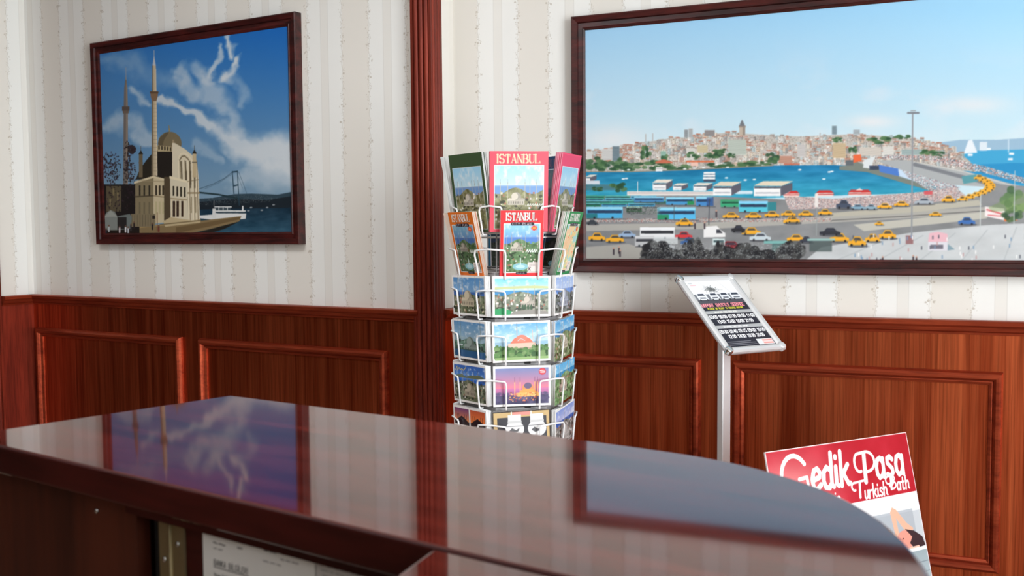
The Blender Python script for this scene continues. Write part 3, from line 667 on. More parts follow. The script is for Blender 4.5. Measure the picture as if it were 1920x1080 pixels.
    cv.poly([(1846, 386), (1882, 390), (1884, 412), (1846, 404)], (234, 226, 226)); cv.line([(1850, 392), (1878, 400)], 3, (206, 70, 74), .8); cv.line([(1852, 402), (1880, 404)], 2, (206, 70, 74), .8); cv.poly([(1882, 402), (1908, 412), (1882, 414)], (224, 120, 70))
    R3 = random.Random(8)
    for i in range(52):
        x = R3.uniform(1560, 1930); y = R3.uniform(438, 484); cv.line([(x, y), (x, y+5)], 2, R3.choice([(236, 236, 236), (80, 84, 96), (190, 150, 150), (120, 150, 180)]))
    for x, y in ((1152, 466), (1162, 464), (1164, 470), (1304, 418), (1322, 418), (1344, 396), (1655, 482), (1712, 480), (1718, 482)): cv.line([(x, y), (x, y+9)], 3, (66, 58, 66)); cv.ell(x, y-2, 1.6, 1.8, (196, 150, 130))
    tree(1905, 372, 26, 20, ((96, 128, 84), (66, 100, 66), (130, 156, 104))); tree(1898, 400, 18, 12, ((80, 108, 72), (52, 82, 58))); cv.poly([(1852, 388), (1900, 366), (1935, 366), (1935, 392), (1860, 396)], (120, 150, 92), .5)
    # dark foreground trees
    dk = ((44, 44, 46), (66, 66, 66), (30, 30, 34), (96, 98, 98))
    for cx, cy, rx, ry in ((1232, 472, 24, 18), (1250, 482, 40, 14), (1300, 472, 18, 24), (1312, 482, 26, 14), (1360, 478, 26, 14), (1395, 470, 26, 12), (1420, 480, 40, 12), (1352, 468, 10, 16), (1480, 474, 24, 18), (1494, 468, 14, 14)): tree(cx, cy, rx, ry, dk, 46, 3)
    cv.speckle(cv.inpoly([(1208, 487), (1225, 452), (1335, 455), (1350, 487)]), [(210, 214, 216), (150, 156, 156)], 21, .12)
    cv.speckle(cv.inpoly([(1340, 487), (1360, 455), (1505, 455), (1510, 487)]), [(200, 206, 208), (140, 150, 148)], 22, .10)
    cv.blur(1)
    # posts
    cv.line([(1711, 212), (1709, 438)], 2.6, (142, 146, 152)); cv.line([(1702, 212), (1722, 212)], 3.4, (120, 124, 132)); cv.line([(1708, 208), (1716, 208)], 2, (150, 154, 160))
    cv.line([(1331, 372), (1330, 420)], 1.4, (66, 72, 80)); cv.line([(1265, 385), (1265, 412)], 1, (80, 90, 96)); cv.line([(1532, 388), (1531, 440)], 1.6, (150, 156, 156)); cv.line([(1838, 366), (1837, 430)], 1.6, (196, 204, 204)); cv.line([(1902, 320), (1900, 420)], 1.4, (190, 196, 200)); cv.line([(1197, 340), (1197, 360)], 1.2, (230, 230, 230))
    cv.blur(1)
    return cv

MQ_U0, MQ_U1, MQ_Z0, MQ_Z1 = -3.342, -2.366, 1.272, 1.971
def paint_mosque():
    W, H = 560, 430
    cor = [(MQ_U0, MQ_Z1), (MQ_U1, MQ_Z1), (MQ_U1, MQ_Z0), (MQ_U0, MQ_Z0)]
    hom = homography([proj(wall_l(u, .02, z)) for u, z in cor], [(0, 0), (W, 0), (W, H), (0, H)])
    cv = Canvas(W, H, hom=hom); X, Y = cv.X, cv.Y
    cv.grad(60, 370, (26, 104, 186), (128, 158, 180))
    t = np.clip((X-190)/350, 0, 1)
    cv.a += ((1-t)*np.exp(-((Y-150)/110)**2)*.25)[..., None]*(np.array([120, 160, 200])-cv.a)
    n = fbm(H, W, 7, 6, 21, 6); n2 = fbm(H, W, 16, 16, 22, 5)
    wa = fbm(H, W, 9, 9, 61, 4); wb = fbm(H, W, 9, 9, 62, 4)
    def cloud(pts, wds, amp, thr=.42):
        q = np.array(pts, float); best = np.zeros(X.shape); XW = cv.X+(wa-.5)*44+(n2-.5)*16; YW = cv.Y+(wb-.5)*34+(n-.5)*10
        for i in range(len(q)-1):
            d = q[i+1]-q[i]; L = d @ d; tt = np.clip(((XW-q[i][0])*d[0]+(YW-q[i][1])*d[1])/L, 0, 1)
            D = np.hypot(XW-q[i][0]-tt*d[0], YW-q[i][1]-tt*d[1]); w = wds[i]*(1-tt)+wds[i+1]*tt
            best = np.maximum(best, np.exp(-(D/w)**2))
        m = np.clip((best*(.55+.9*n)+(n2-.5)*.7*best-thr*.5)*1.25, 0, 1)*amp
        cv.a += m[..., None]*(np.array([214, 220, 224])-cv.a)
    cloud([(300, 186), (330, 202), (366, 220), (395, 238), (430, 262), (480, 285), (545, 290)], [7, 9, 10, 13, 22, 34, 44], .85)
    cloud([(428, 66), (438, 84), (440, 104)], [7, 9, 8], .9, .5); cloud([(452, 112), (442, 132), (424, 148)], [7, 10, 9], .95, .45)
    cloud([(418, 82), (410, 108), (402, 134)], [6, 10, 10], .75, .55); cloud([(352, 126), (380, 138), (400, 148)], [12, 12, 10], .5, .55)
    cloud([(330, 135), (345, 160), (368, 176)], [12, 16, 18], .55, .5); cloud([(390, 150), (405, 185), (425, 215), (442, 245)], [26, 24, 18, 16], .6, .5); cloud([(440, 150), (452, 180), (450, 200)], [14, 16, 12], .4, .6)
    cloud([(200, 110), (240, 120), (280, 140), (330, 150)], [20, 26, 24, 18], .32)
    cloud([(245, 165), (270, 190), (285, 195)], [9, 9, 6], .6); cloud([(205, 240), (250, 228), (280, 262)], [16, 20, 12], .55)
    cloud([(470, 300), (545, 285), (545, 320), (440, 340)], [26, 40, 34, 16], .5, .3); cloud([(370, 270), (400, 300), (420, 305)], [12, 12, 8], .35)
    # far hills, strait
    cv.poly([(370, 372), (400, 370), (440, 363), (470, 362), (520, 364), (550, 358), (560, 358), (560, 450), (370, 450)], (48, 68, 80))
    cv.poly([(370, 378), (440, 372), (500, 374), (550, 366), (560, 366), (560, 450), (370, 450)], (26, 36, 44))
    cv.speckle(cv.inpoly([(375, 372), (480, 364), (520, 370), (500, 378), (375, 384)]), [(120, 126, 126), (84, 100, 106)], 3, .14)
    wm = cv.inpoly([(370, 392), (450, 390), (560, 388), (560, 450), (300, 450)]); wn_ = fbm(H, W, 20, 60, 5, 4)
    tt = np.clip((Y-388)/50, 0, 1)[..., None]
    cv.a += wm[..., None]*(np.array([22, 48, 66])*(1-tt)+np.array([46, 86, 108])*tt+(wn_[..., None]-.5)*40-cv.a)
    for x, y in ((512, 383), (500, 388), (470, 388), (465, 394), (490, 393)): cv.ell(x, y, 2.6, 1.3, (150, 156, 160))
    # bridge
    cv.line([(373, 360), (410, 364), (450, 372)], 2.6, (34, 56, 62)); c_ = (66, 92, 108)
    cv.line([(435, 321), (438, 362)], 1.8, (44, 72, 88)); cv.line([(444.5, 320), (448, 384)], 1.6, (44, 72, 88)); cv.line([(435, 322), (444.5, 321)], 2.4, (44, 72, 88)); cv.line([(437, 348), (446, 346)], 2.2, (44, 72, 88))
    cv.line([(372, 354), (400, 344), (420, 334), (434, 323)], 1.1, c_, .8); cv.line([(384, 353), (410, 342), (434, 326)], .8, c_, .6); cv.line([(447, 322), (456, 345), (462, 362)], 1, c_, .7); cv.line([(446, 330), (454, 352)], .8, c_, .6)
    # ferry
    cv.poly([(373, 403), (398, 401), (398, 398), (461, 399), (460, 409), (440, 411), (400, 411), (374, 408)], (226, 228, 226)); cv.rect(402, 386, 434, 388, (230, 232, 230)); cv.rect(400, 393, 460, 396, (224, 226, 224)); cv.rect(402, 388, 432, 393, (70, 84, 92)); cv.rect(406, 396.5, 458, 399, (66, 80, 90)); cv.rect(453, 385, 456, 394, (230, 230, 228)); cv.line([(401, 375), (401, 392)], 1, (150, 150, 150)); cv.rect(398, 390, 404, 410, (222, 224, 222))
    for x in (410, 418, 426): cv.line([(x, 388), (x, 393)], 1.4, (220, 224, 224))
    # quay
    cv.poly([(190, 432), (300, 420), (372, 413), (452, 404), (448, 414), (395, 428), (340, 440), (190, 445)], (136, 116, 82)); cv.poly([(330, 425), (450, 405), (449, 410), (390, 424), (330, 436)], (112, 92, 62)); cv.poly([(345, 440), (395, 428), (448, 414), (420, 428), (380, 440)], (36, 34, 30))
    cv.line([(210, 430), (300, 421), (372, 414)], 2, (176, 150, 100))
    # far minaret, trees at the left
    S, Lt, Md, Dk = (112, 104, 88), (220, 210, 184), (176, 160, 126), (44, 40, 34)
    cv.poly([(231.5, 345), (232.5, 208), (233.5, 166), (237, 137), (239.5, 166), (240.5, 208), (240.5, 345)], (112, 106, 102)); cv.poly([(236.5, 345), (237, 150), (239.5, 166), (240.5, 208), (240.5, 345)], (142, 130, 118)); cv.rect(229.5, 200, 243.5, 208, (90, 78, 72)); cv.rect(231, 208, 242, 213, (110, 96, 86)); cv.line([(236.7, 128), (237, 150)], 1.4, (150, 158, 168))
    cv.rect(192, 345, 262, 440, (30, 26, 26)); cv.rect(200, 348, 228, 396, (110, 100, 76), .8)
    rt = random.Random(4)
    for i in range(620):
        a = rt.uniform(0, 6.28); q = rt.random()**.6; cx, cy, rx, ry = rt.choice([(208, 312, 20, 28), (206, 325, 18, 25), (240, 300, 8, 36), (248, 280, 8, 8), (244, 330, 12, 30), (226, 372, 30, 24)])
        cv.ell(cx+rx*q*math.cos(a), cy+ry*q*math.sin(a), rt.uniform(.6, 2.0), rt.uniform(.6, 2.2), rt.choice([(44, 32, 40), (60, 44, 56), (30, 26, 26), (52, 44, 40)]), .85, 7)
    for x, y in ((212, 352), (220, 360), (206, 372)): cv.rect(x, y, x+3, y+14, (150, 136, 96), .7)
    # main body
    cv.poly([(256, 334), (262, 318), (275, 300), (287, 286), (296, 280), (326, 275), (326, 336), (256, 336)], (44, 40, 32))
    cv.ell(318.5, 269, 22, 22, (122, 110, 84), 1, 36); cv.poly([(296, 270), (300, 258), (310, 249), (318, 247), (308, 262), (304, 276)], (92, 82, 62), .8)
    cv.poly([(293, 272), (343, 277), (350, 284), (346, 290), (296, 284)], (186, 170, 132))
    for i in range(9): cv.rect(297+i*5.4, 273+i*.7, 300+i*5.4, 280+i*.7, (70, 62, 48))
    cv.rect(294, 284, 324, 332, (36, 32, 28)); cv.line([(317, 236), (318, 248)], 1.8, (140, 126, 84)); cv.ell(318, 243, 1.8, 2, (150, 134, 90))
    cv.poly([(323, 262), (327, 262), (327, 270), (346, 280), (350, 290), (323, 290)], (160, 144, 112))
    cv.poly([(323, 268), (328, 268), (348, 280), (362, 292), (370, 308), (372, 330), (375, 412), (350, 415), (323, 334)], Lt)
    cv.line([(335, 296), (338, 289), (344, 287), (352, 290), (359, 299), (363, 312)], 2.4, (232, 220, 190)); cv.line([(337, 300), (341, 293), (346, 292), (352, 297), (357, 306)], 2, (120, 106, 80))
    for x0, x1 in ((338, 341), (346, 349), (354, 357)): cv.poly([(x0, 302), (x1, 301), (x1+2, 345), (x0+2, 345)], (104, 92, 70), .85)
    for i, x in enumerate((334, 343.5, 351.5, 360, 366)): cv.poly([(x, 300), (x+2.4, 300), (x+4.6, 412), (x+2, 412)], (236, 224, 196)); cv.poly([(x+2.4, 300), (x+3.8, 300), (x+6, 412), (x+4.6, 412)], (128, 112, 84), .85)
    cv.line([(351, 361), (374, 361)], 2.4, (150, 132, 100)); cv.line([(350, 340), (372, 336)], 1.6, (150, 132, 100), .7)
    for x in (348, 356, 364): cv.rect(x, 320, x+2.6, 352, (92, 82, 64), .8); cv.rect(x+1.6, 368, x+4, 398, (150, 136, 106), .8)
    for x0, x1, c, yt in ((260, 269, (110, 98, 76), 288), (360, 369, (196, 178, 142), 287)):
        cv.rect(x0+1, yt, x1-1, 332, c); cv.poly([(x0, yt+1), ((x0+x1)/2, yt-7), (x1, yt+1)], Dk); cv.line([((x0+x1)/2, yt-14), ((x0+x1)/2, yt-5)], 1, (90, 80, 60)); cv.rect(x0, yt+16, x1, yt+18, S)
    # palace wings
    cv.poly([(254, 340), (288, 329), (288, 418), (254, 408)], (136, 124, 96)); cv.poly([(288, 329), (310, 335), (310, 416), (288, 418)], (206, 192, 158))
    cv.poly([(252, 340), (288, 329), (311, 335), (311, 338), (288, 333), (252, 344)], (222, 208, 174)); cv.line([(254, 368), (288, 366)], 2, (84, 74, 56)); cv.line([(288, 366), (310, 369)], 1.6, (150, 134, 104)); cv.line([(260, 338), (312, 340)], 1.4, (160, 144, 112), .7)
    for x in (261, 269.5, 279): cv.rect(x, 347, x+3, 366, (50, 46, 38)); cv.rect(x, 378, x+3, 400, (104, 96, 76), .7)
    for x in (291.5, 298, 304.5): cv.rect(x, 347, x+3.4, 365, (62, 54, 42)); cv.rect(x, 377, x+3.4, 400, (190, 180, 140))
    cv.poly([(308, 331), (320, 331), (320, 415), (308, 412)], (84, 72, 54)); cv.poly([(319, 331), (351, 340), (352, 410), (320, 416)], Lt)
    cv.poly([(318, 329), (351, 338), (351, 342), (318, 334)], (236, 224, 192))
    for x in (324, 331, 338, 345): cv.rect(x, 348+(x-324)*.12, x+3, 366+(x-324)*.12, (52, 46, 36))
    for x in (324, 331, 340): cv.rect(x, 376, x+4.6, 405, (60, 42, 32))
    for x in (322, 329.4, 336.6, 344.6): cv.line([(x, 374), (x, 406)], 1.6, (230, 216, 184))
    cv.line([(320, 371), (351, 374)], 2, (172, 154, 120)); cv.poly([(306, 414), (320, 406), (360, 412), (376, 410), (376, 416), (310, 424)], (196, 178, 140)); cv.line([(300, 420), (376, 412)], 1.6, (120, 104, 74))
    # garden wall, tents, people
    cv.rect(246, 400, 292, 424, (132, 120, 94)); 
    for x in range(248, 292, 5): cv.line([(x, 402), (x, 422)], 1, (84, 76, 60), .7)
    cv.poly([(196, 406), (200, 398), (208, 393), (216, 396), (221, 405), (221, 432), (197, 430)], (134, 140, 136)); cv.poly([(196, 406), (208, 393), (221, 405)], (160, 164, 158)); cv.poly([(222, 404), (244, 400), (248, 406), (246, 428), (222, 430)], (112, 122, 120)); cv.rect(222, 406, 238, 428, (40, 38, 38)); cv.rect(192, 430, 260, 440, (34, 26, 20), .7)
    for x, y, c in ((205, 424, (190, 196, 200)), (225, 426, (214, 200, 204)), (236, 425, (226, 226, 230)), (241, 427, (200, 204, 210)), (252, 418, (40, 34, 36)), (286, 420, (36, 32, 36)), (298, 424, (110, 50, 44)), (200, 430, (50, 50, 60)), (246, 422, (60, 56, 60))): cv.line([(x, y), (x, y+8)], 3.4, c); cv.ell(x, y-2, 1.6, 1.7, (110, 80, 66))
    cv.line([(295, 398), (295, 432)], 1.6, (110, 70, 50)); cv.rect(286, 403, 291, 409, (40, 36, 34))
    # near minaret in front
    cv.poly([(284.5, 329), (285.2, 190), (286, 124), (289.4, 112), (292.5, 124), (294, 190), (295.5, 329)], (196, 180, 150)); cv.poly([(284.5, 329), (285.2, 190), (286, 124), (287.6, 118), (288, 190), (288, 329)], (126, 112, 90)); cv.poly([(293, 329), (292, 130), (293, 130), (295.5, 329)], (220, 206, 178))
    cv.poly([(282, 172), (297, 172), (296, 182), (293.5, 190), (285.5, 190), (283, 182)], (132, 104, 78)); cv.rect(281.5, 172, 297.5, 176, (98, 76, 58)); cv.poly([(286.4, 124), (289.3, 103), (292.4, 124)], (190, 196, 206)); cv.line([(289.2, 96), (289.3, 106)], 1.3, (176, 182, 190))
    for k in range(18): cv.line([(285.4, 196+k*7.3), (294.6, 196+k*7.3)], .7, (120, 106, 86), .5)
    cv.blur(1)
    cv.a = cv.a*.98
    return cv

# ------------------------------------------------------------------ small printed matter
def city_scene(cv, x0, y0, x1, y1, seed, sky=((150, 205, 235), (196, 224, 236)), sea=(80, 130, 190), land=(92, 112, 78), bld=(214, 206, 190), hz=.45, dome=(.42, .50, .16), mins=(.12, .27, .62, .72, .85), green=.5, bright=1.0):
    """domed skyline with thin towers above trees, in the rectangle given"""
    w, h = x1-x0, y1-y0; R = random.Random(seed)
    n = fbm(cv.h, cv.w, 14, 14, seed+50, 5)
    ins = cv.inpoly([(x0, y0), (x1, y0), (x1, y1), (x0, y1)])
    yh = y0+h*hz
    cv.grad(y0, yh, sky[0], sky[1], ins)
    cv.a += (ins*np.clip((n-.5)*2.4, 0, .7)*(cv.Y < yh))[..., None]*(np.array([236, 240, 244])-cv.a)
    cv.rect(x0, yh-h*.02, x1, yh+h*.15, sea); cv.rect(x0, yh-h*.03, x1, yh, tuple(v*.8+40 for v in sea), .6)
    lm = ins*(cv.Y > yh+h*.06+h*.05*np.sin(cv.X/w*9)); cv.a += lm[..., None]*(np.array(land)+(n[..., None]-.5)*120-cv.a)
    dark = tuple(v*.45 for v in land)
    bw = w*.022
    pal = [bld, tuple(v*.8 for v in bld), tuple(v*.6 for v in bld), (226, 224, 220), (170, 110, 90)]
    for i in range(130):
        x = R.uniform(x0, x1-bw*2); y = R.uniform(yh+h*.08, y1-h*.04)
        if R.random() < green: cv.ell(x+bw, y, bw*R.uniform(.8, 2), bw*R.uniform(.8, 1.6), R.choice([land, dark, tuple(v*1.25 for v in land)]), .9, 9)
        else: cv.rect(x, y-bw*.8, x+bw*R.uniform(1, 2), y+bw, R.choice(pal))
    dx, dy, dr = dome; cx, cy, r = x0+w*dx, y0+h*dy, w*dr
    for m in mins:
        mx = x0+w*m; cv.line([(mx, cy-r*1.5), (mx, cy+r*.6)], w*.012, tuple(v*.85 for v in bld)); cv.line([(mx, cy-r*1.9), (mx, cy-r*1.4)], w*.006, tuple(v*.5 for v in bld))
    cv.ell(cx, cy+r*.25, r*.62, r*.62, tuple(v*.72 for v in bld), 1, 24); cv.ell(cx-r*.16, cy+r*.12, r*.40, r*.42, bld, .8, 20)
    for q in (-.75, .75, -.42, .42): cv.ell(cx+r*q, cy+r*.62, r*.3, r*.3, tuple(v*(.8 if q > 0 else .95) for v in bld), 1, 14)
    cv.rect(cx-r, cy+r*.6, cx+r, cy+r*1.15, tuple(v*.86 for v in bld))
    for i in range(7): cv.rect(cx-r*.9+i*r*.27, cy+r*.72, cx-r*.9+i*r*.27+r*.1, cy+r*1.0, tuple(v*.45 for v in bld))
    for i in range(16): cv.ell(x0+R.random()*w, cy+r*1.25+R.uniform(0, h*.05), bw*1.6, bw*1.1, R.choice([land, dark]), .9, 9)
    if bright != 1: cv.a = cv.a*(1-ins[..., None])+np.clip(cv.a*bright, 0, 255)*ins[..., None]

def star(cv, cx, cy, r, c, c2):
    pts = [(cx+(r if i % 2 else r*.62)*math.cos(i*math.pi/11), cy+(r if i % 2 else r*.62)*.8*math.sin(i*math.pi/11)) for i in range(22)]
    cv.poly(pts, c); cv.ell(cx, cy, r*.5, r*.26, c2, .8)

def paint_big_map(border, title, photo=1.0, seed=2, tc=(246, 222, 190), dim=0.0):
    cv = Canvas(150, 205, border); cv.rect(3, 3, 147, 4, tuple(min(255, v*1.12) for v in border))
    city_scene(cv, 12, 36, 138, 197, seed, hz=.34, dome=(.44, .47, .17), land=(128, 128, 92), sea=(112, 150, 200), bright=photo)
    cv.line([(12, 36), (138, 36), (138, 197), (12, 197), (12, 36)], 1.6, (236, 240, 246))
    text(cv, title, 17, 9, 21, tc, 1.05, .72, 1.40, serif=True) if title else None
    for i in range(7): cv.line([(96+i*6, 138), (99+i*6, 133), (100+i*6, 139)], 1.4, (240, 240, 236))
    return cv
def paint_city_plan(border, photo='city', dim=1.0, seed=4):
    cv = Canvas(110, 168, border); sub = (28, 22, 34)
    if photo == 'map':
        n = fbm(168, 110, 6, 8, 31, 4); ins = cv.inpoly([(9, 34), (101, 34), (101, 158), (9, 158)])
        cv.a += ins[..., None]*(np.where(n[..., None] > .55, np.array([168, 214, 216]), np.where(n[..., None] > .47, np.array([232, 222, 150]), np.array([238, 206, 168])))-cv.a)
        R = random.Random(9)
        for i in range(26): cv.line([(R.uniform(9, 100), R.uniform(36, 156)), (R.uniform(9, 100), R.uniform(36, 156))], .8, (236, 170, 110), .8)
        for i in range(16): cv.rect(*(lambda x, y: (x, y, x+7, y+4))(R.uniform(12, 90), R.uniform(50, 150)), R.choice([(240, 140, 90), (150, 200, 130), (250, 240, 200)]))
    else:
        city_scene(cv, 9, 34, 101, 158, seed, sky=((150, 214, 240), (120, 170, 230)), sea=(86, 132, 206), hz=.30, dome=(.36, .42, .17), mins=(.08, .22, .50, .60, .95), land=(96, 130, 88), bright=dim)
        cv.ell(52, 143, 20, 9, (140, 196, 206)); cv.line([(52, 122), (52, 143)], 2.6, (226, 244, 246)); cv.ell(52, 143, 12, 4.4, (190, 226, 232))
        for i in range(5): cv.line([(66+i*6, 106), (70+i*6, 99), (71+i*6, 106)], 2, (240, 244, 240))
    cv.line([(9, 34), (101, 34), (101, 158), (9, 158), (9, 34)], 2, (246, 240, 240))
    text(cv, 'ISTANBUL', 14, 8, 18, tuple(v*.35 for v in border), 1.05, .60, 1.40, serif=True); text(cv, 'ISTANBUL', 13, 7, 18, (250, 242, 236), 1.0, .60, 1.40, serif=True)
    cv.rect(30, 30.5, 82, 38.5, sub); cv.ell(30, 34.5, 4, 4, sub); cv.ell(82, 34.5, 4, 4, sub); text(cv, 'CITY PLAN', 30, 31.8, 5.4, (244, 240, 246), 1.0, 1.0, 1.5)
    star(cv, 86, 45, 10, (226, 76, 52), (250, 176, 80))
    cv.rect(71, 132, 97, 156, (232, 222, 216)); text(cv, 'K', 74, 145, 8, (60, 40, 50), 1, .7)
    for i in range(8): cv.line([(76+i*2.2, 136), (76+i*2.2, 142)], .8, (140, 126, 126))
    cv.rect(44, 156, 66, 163, sub); cv.ell(44, 159.5, 3.5, 3.5, sub); cv.ell(66, 159.5, 3.5, 3.5, sub); text(cv, 'English', 44, 157.6, 3.8, (250, 250, 250), .9, .9, 1.3)
    return cv
def card_base(w=150, h=105, m=6): return Canvas(w, h, (244, 242, 240))
def paint_card(kind):
    cv = card_base()
    x0, y0, x1, y1 = 6, 6, 144, 99
    if kind == 'panorama':
        city_scene(cv, x0, y0, x1, y1, 3, sky=((120, 206, 232), (206, 236, 240)), sea=(70, 150, 206), land=(120, 130, 110), bld=(220, 210, 196), hz=.36, dome=(.62, .56, .13), mins=(.36, .62, .74), green=.35)
        cv.poly([(6, 28), (60, 26), (110, 25), (144, 27), (144, 33), (90, 32), (6, 34)], (196, 204, 150)); cv.poly([(6, 84), (30, 82), (50, 90), (46, 99), (6, 99)], (44, 156, 96)); cv.poly([(44, 99), (60, 90), (100, 86), (144, 92), (144, 99)], (150, 146, 140)); 
        for x in (70, 78, 84, 92, 100): cv.ell(x, 80, 3, 7, (52, 84, 58), .9, 10)
    elif kind == 'red_dome':
        city_scene(cv, x0, y0, x1, y1, 7, sky=((110, 176, 226), (196, 226, 240)), sea=(150, 190, 214), land=(84, 124, 70), bld=(226, 190, 174), hz=.52, dome=(.50, .52, .19), mins=(.42, .8), green=.9)
        cv.poly([(46, 56), (56, 44), (68, 38), (84, 38), (98, 46), (106, 56)], (224, 126, 104)); cv.ell(76, 44, 14, 9, (226, 138, 116)); cv.line([(66, 50), (74, 44), (84, 50)], 1.6, (196, 206, 214)); cv.rect(40, 56, 112, 68, (226, 196, 178))
        R = random.Random(2)
        for i in range(90): cv.ell(R.uniform(8, 142), R.uniform(68, 92), R.uniform(4, 9), R.uniform(4, 8), R.choice([(70, 116, 60), (96, 140, 80), (52, 92, 50), (130, 160, 104)]), .8, 9)
        cv.rect(6, 92, 144, 99, (150, 182, 120)); cv.line([(104, 24), (105, 50)], 2, (206, 190, 180))
    elif kind == 'sunset':
        cv.grad(6, 60, (124, 138, 186), (236, 130, 150), cv.inpoly([(x0, y0), (x1, y0), (x1, y1), (x0, y1)])); cv.grad(60, 99, (206, 120, 170), (70, 70, 110), cv.inpoly([(x0, 58), (x1, 58), (x1, y1), (x0, y1)]))
        n = fbm(105, 150, 10, 10, 5); m = ((cv.Y > 76) & (cv.Y < 99) & (cv.X > 6) & (cv.X < 144)); cv.a += (m*.9)[..., None]*(np.array([74, 70, 104])+(n[..., None]-.5)*90-cv.a)
        for x in (56, 70, 108, 115): cv.line([(x, 42), (x, 78)], 2.4, (252, 190, 130)); cv.line([(x, 30), (x, 42)], 1, (120, 80, 110))
        cv.ell(90, 58, 15, 13, (236, 150, 96), 1, 24); cv.ell(90, 52, 10, 8, (110, 96, 130), 1, 20); cv.poly([(64, 78), (70, 64), (80, 60), (104, 60), (112, 66), (120, 78)], (248, 166, 90)); cv.rect(60, 70, 118, 80, (252, 190, 110), .8)
        R = random.Random(3)
        for i in range(70): cv.ell(R.uniform(34, 112), R.uniform(70, 92), R.uniform(1, 3), R.uniform(1, 2.4), R.choice([(252, 150, 84), (236, 110, 80), (255, 206, 140), (150, 70, 90)]), .8, 8)
        for i in range(34): cv.ell(R.choice([R.uniform(8, 40), R.uniform(116, 142)]), R.uniform(70, 90), 5, 4, (86, 78, 116), .6, 8)
        cv.ell(128, 16, 9.5, 9, (206, 54, 70)); cv.ell(128, 16, 7.4, 7, (226, 84, 92)); cv.line([(122, 14), (134, 16)], 2.2, (250, 220, 220)); cv.line([(123, 18.5), (133, 19)], 1.4, (250, 220, 220))
    elif kind == 'shop':
        cv = Canvas(150, 105, (52, 42, 34)); cv.rect(3, 3, 147, 102, (206, 176, 124)); cv.rect(52, 3, 98, 12, (232, 150, 140)); cv.rect(48, 2, 51, 14, (236, 232, 226)); cv.rect(99, 2, 102, 14, (236, 232, 226))
        cv.rect(12, 16, 140, 100, (62, 62, 68))
        for x in (40, 98): cv.rect(x, 10, x+34, 28, (232, 232, 232)); cv.ell(x+17, 48, 24, 22, (238, 238, 238), 1, 26); cv.rect(x-1, 26, x+35, 32, (206, 206, 206)); cv.line([(x-4, 40), (x+38, 40)], 1.4, (90, 90, 94)); cv.poly([(x+2, 52), (x+10, 44), (x+20, 50), (x+30, 44), (x+26, 54), (x+12, 58)], (60, 60, 64), .8)
        cv.rect(14, 72, 138, 98, (216, 214, 212), .8)
    elif kind == 'four_sunsets':
        for i, (a, b, sk, sk2) in enumerate(((6, 6, (120, 70, 120), (240, 150, 90)), (78, 6, (200, 90, 60), (250, 140, 70)), (6, 55, (236, 130, 70), (250, 190, 90)), (78, 55, (150, 80, 80), (236, 120, 70)))):
            m = cv.inpoly([(a, b), (a+66, b), (a+66, b+44), (a, b+44)]); cv.grad(b, b+34, sk, sk2, m); cv.rect(a, b+34, a+66, b+44, (50, 36, 40)); cv.ell(a+33, b+33, 13, 10, (44, 30, 36)); 
            for x in (12, 20, 46, 54): cv.line([(a+x, b+16), (a+x, b+36)], 1.4, (44, 30, 36))
            cv.poly([(a+2, b+36), (a+20, b+26), (a+33, b+20), (a+48, b+27), (a+64, b+36)], (44, 30, 36))
    elif kind == 'blue_left':
        city_scene(cv, x0, y0, x1, y1, 12, sky=((92, 150, 206), (130, 176, 220)), sea=(66, 112, 184), land=(100, 110, 84), bld=(226, 214, 186), hz=.42, dome=(.46, .46, .2), mins=(.16, .30, .72, .86), green=.5)
    elif kind == 'hazy_water':
        city_scene(cv, x0, y0, x1, y1, 14, sky=((100, 152, 200), (150, 184, 206)), sea=(150, 180, 196), land=(88, 122, 104), bld=(160, 178, 172), hz=.46, dome=(.52, .52, .2), mins=(.14, .22, .86), green=.95)
        cv.rect(6, 80, 144, 99, (50, 96, 140)); cv.rect(6, 78, 144, 81, (60, 90, 84)); cv.rect(18, 66, 44, 70, (196, 206, 210))
    elif kind == 'gold_script':
        city_scene(cv, x0, y0, x1, y1, 16, sky=((60, 104, 186), (84, 144, 220)), sea=(50, 110, 206), land=(104, 112, 88), bld=(196, 186, 166), hz=.40, dome=(.50, .58, .17), mins=(.28, .42, .64, .78), green=.55)
        cv.poly([(6, 36), (40, 30), (60, 36), (80, 31), (120, 28), (144, 34), (144, 38), (6, 40)], (110, 120, 96)); cv.line([(12, 22), (20, 12), (22, 22), (30, 14), (34, 20), (42, 16), (50, 20), (60, 12)], 2, (226, 206, 120))
    elif kind == 'pale_blue':
        city_scene(cv, x0, y0, x1, y1, 18, sky=((150, 180, 230), (190, 206, 236)), sea=(110, 150, 220), land=(110, 116, 110), bld=(196, 202, 220), hz=.36, dome=(.50, .46, .22), mins=(.22, .36, .66, .8), green=.4)
    elif kind == 'aerial':
        cv = Canvas(150, 105, (236, 240, 240)); city_scene(cv, 0, 0, 150, 105, 20, sky=((70, 160, 220), (150, 206, 236)), sea=(40, 130, 190), land=(110, 130, 90), bld=(222, 212, 190), hz=.30, dome=(.5, .5, .16), mins=(.3, .42, .66, .8), green=.5)
    elif kind == 'aerial_green':
        cv = Canvas(150, 105, (236, 240, 240)); city_scene(cv, 0, 0, 150, 105, 23, sky=((90, 180, 232), (130, 200, 236)), sea=(40, 140, 196), land=(110, 146, 96), bld=(226, 206, 190), hz=.24, dome=(.42, .44, .18), mins=(.2, .32, .6, .74), green=.6)
    elif kind == 'blue_strait':
        city_scene(cv, 4, 4, 146, 101, 27, sky=((130, 156, 220), (186, 190, 226)), sea=(50, 90, 170), land=(110, 108, 104), bld=(206, 200, 196), hz=.34, dome=(.55, .60, .2), mins=(.32, .46, .72, .86), green=.3)
    return cv
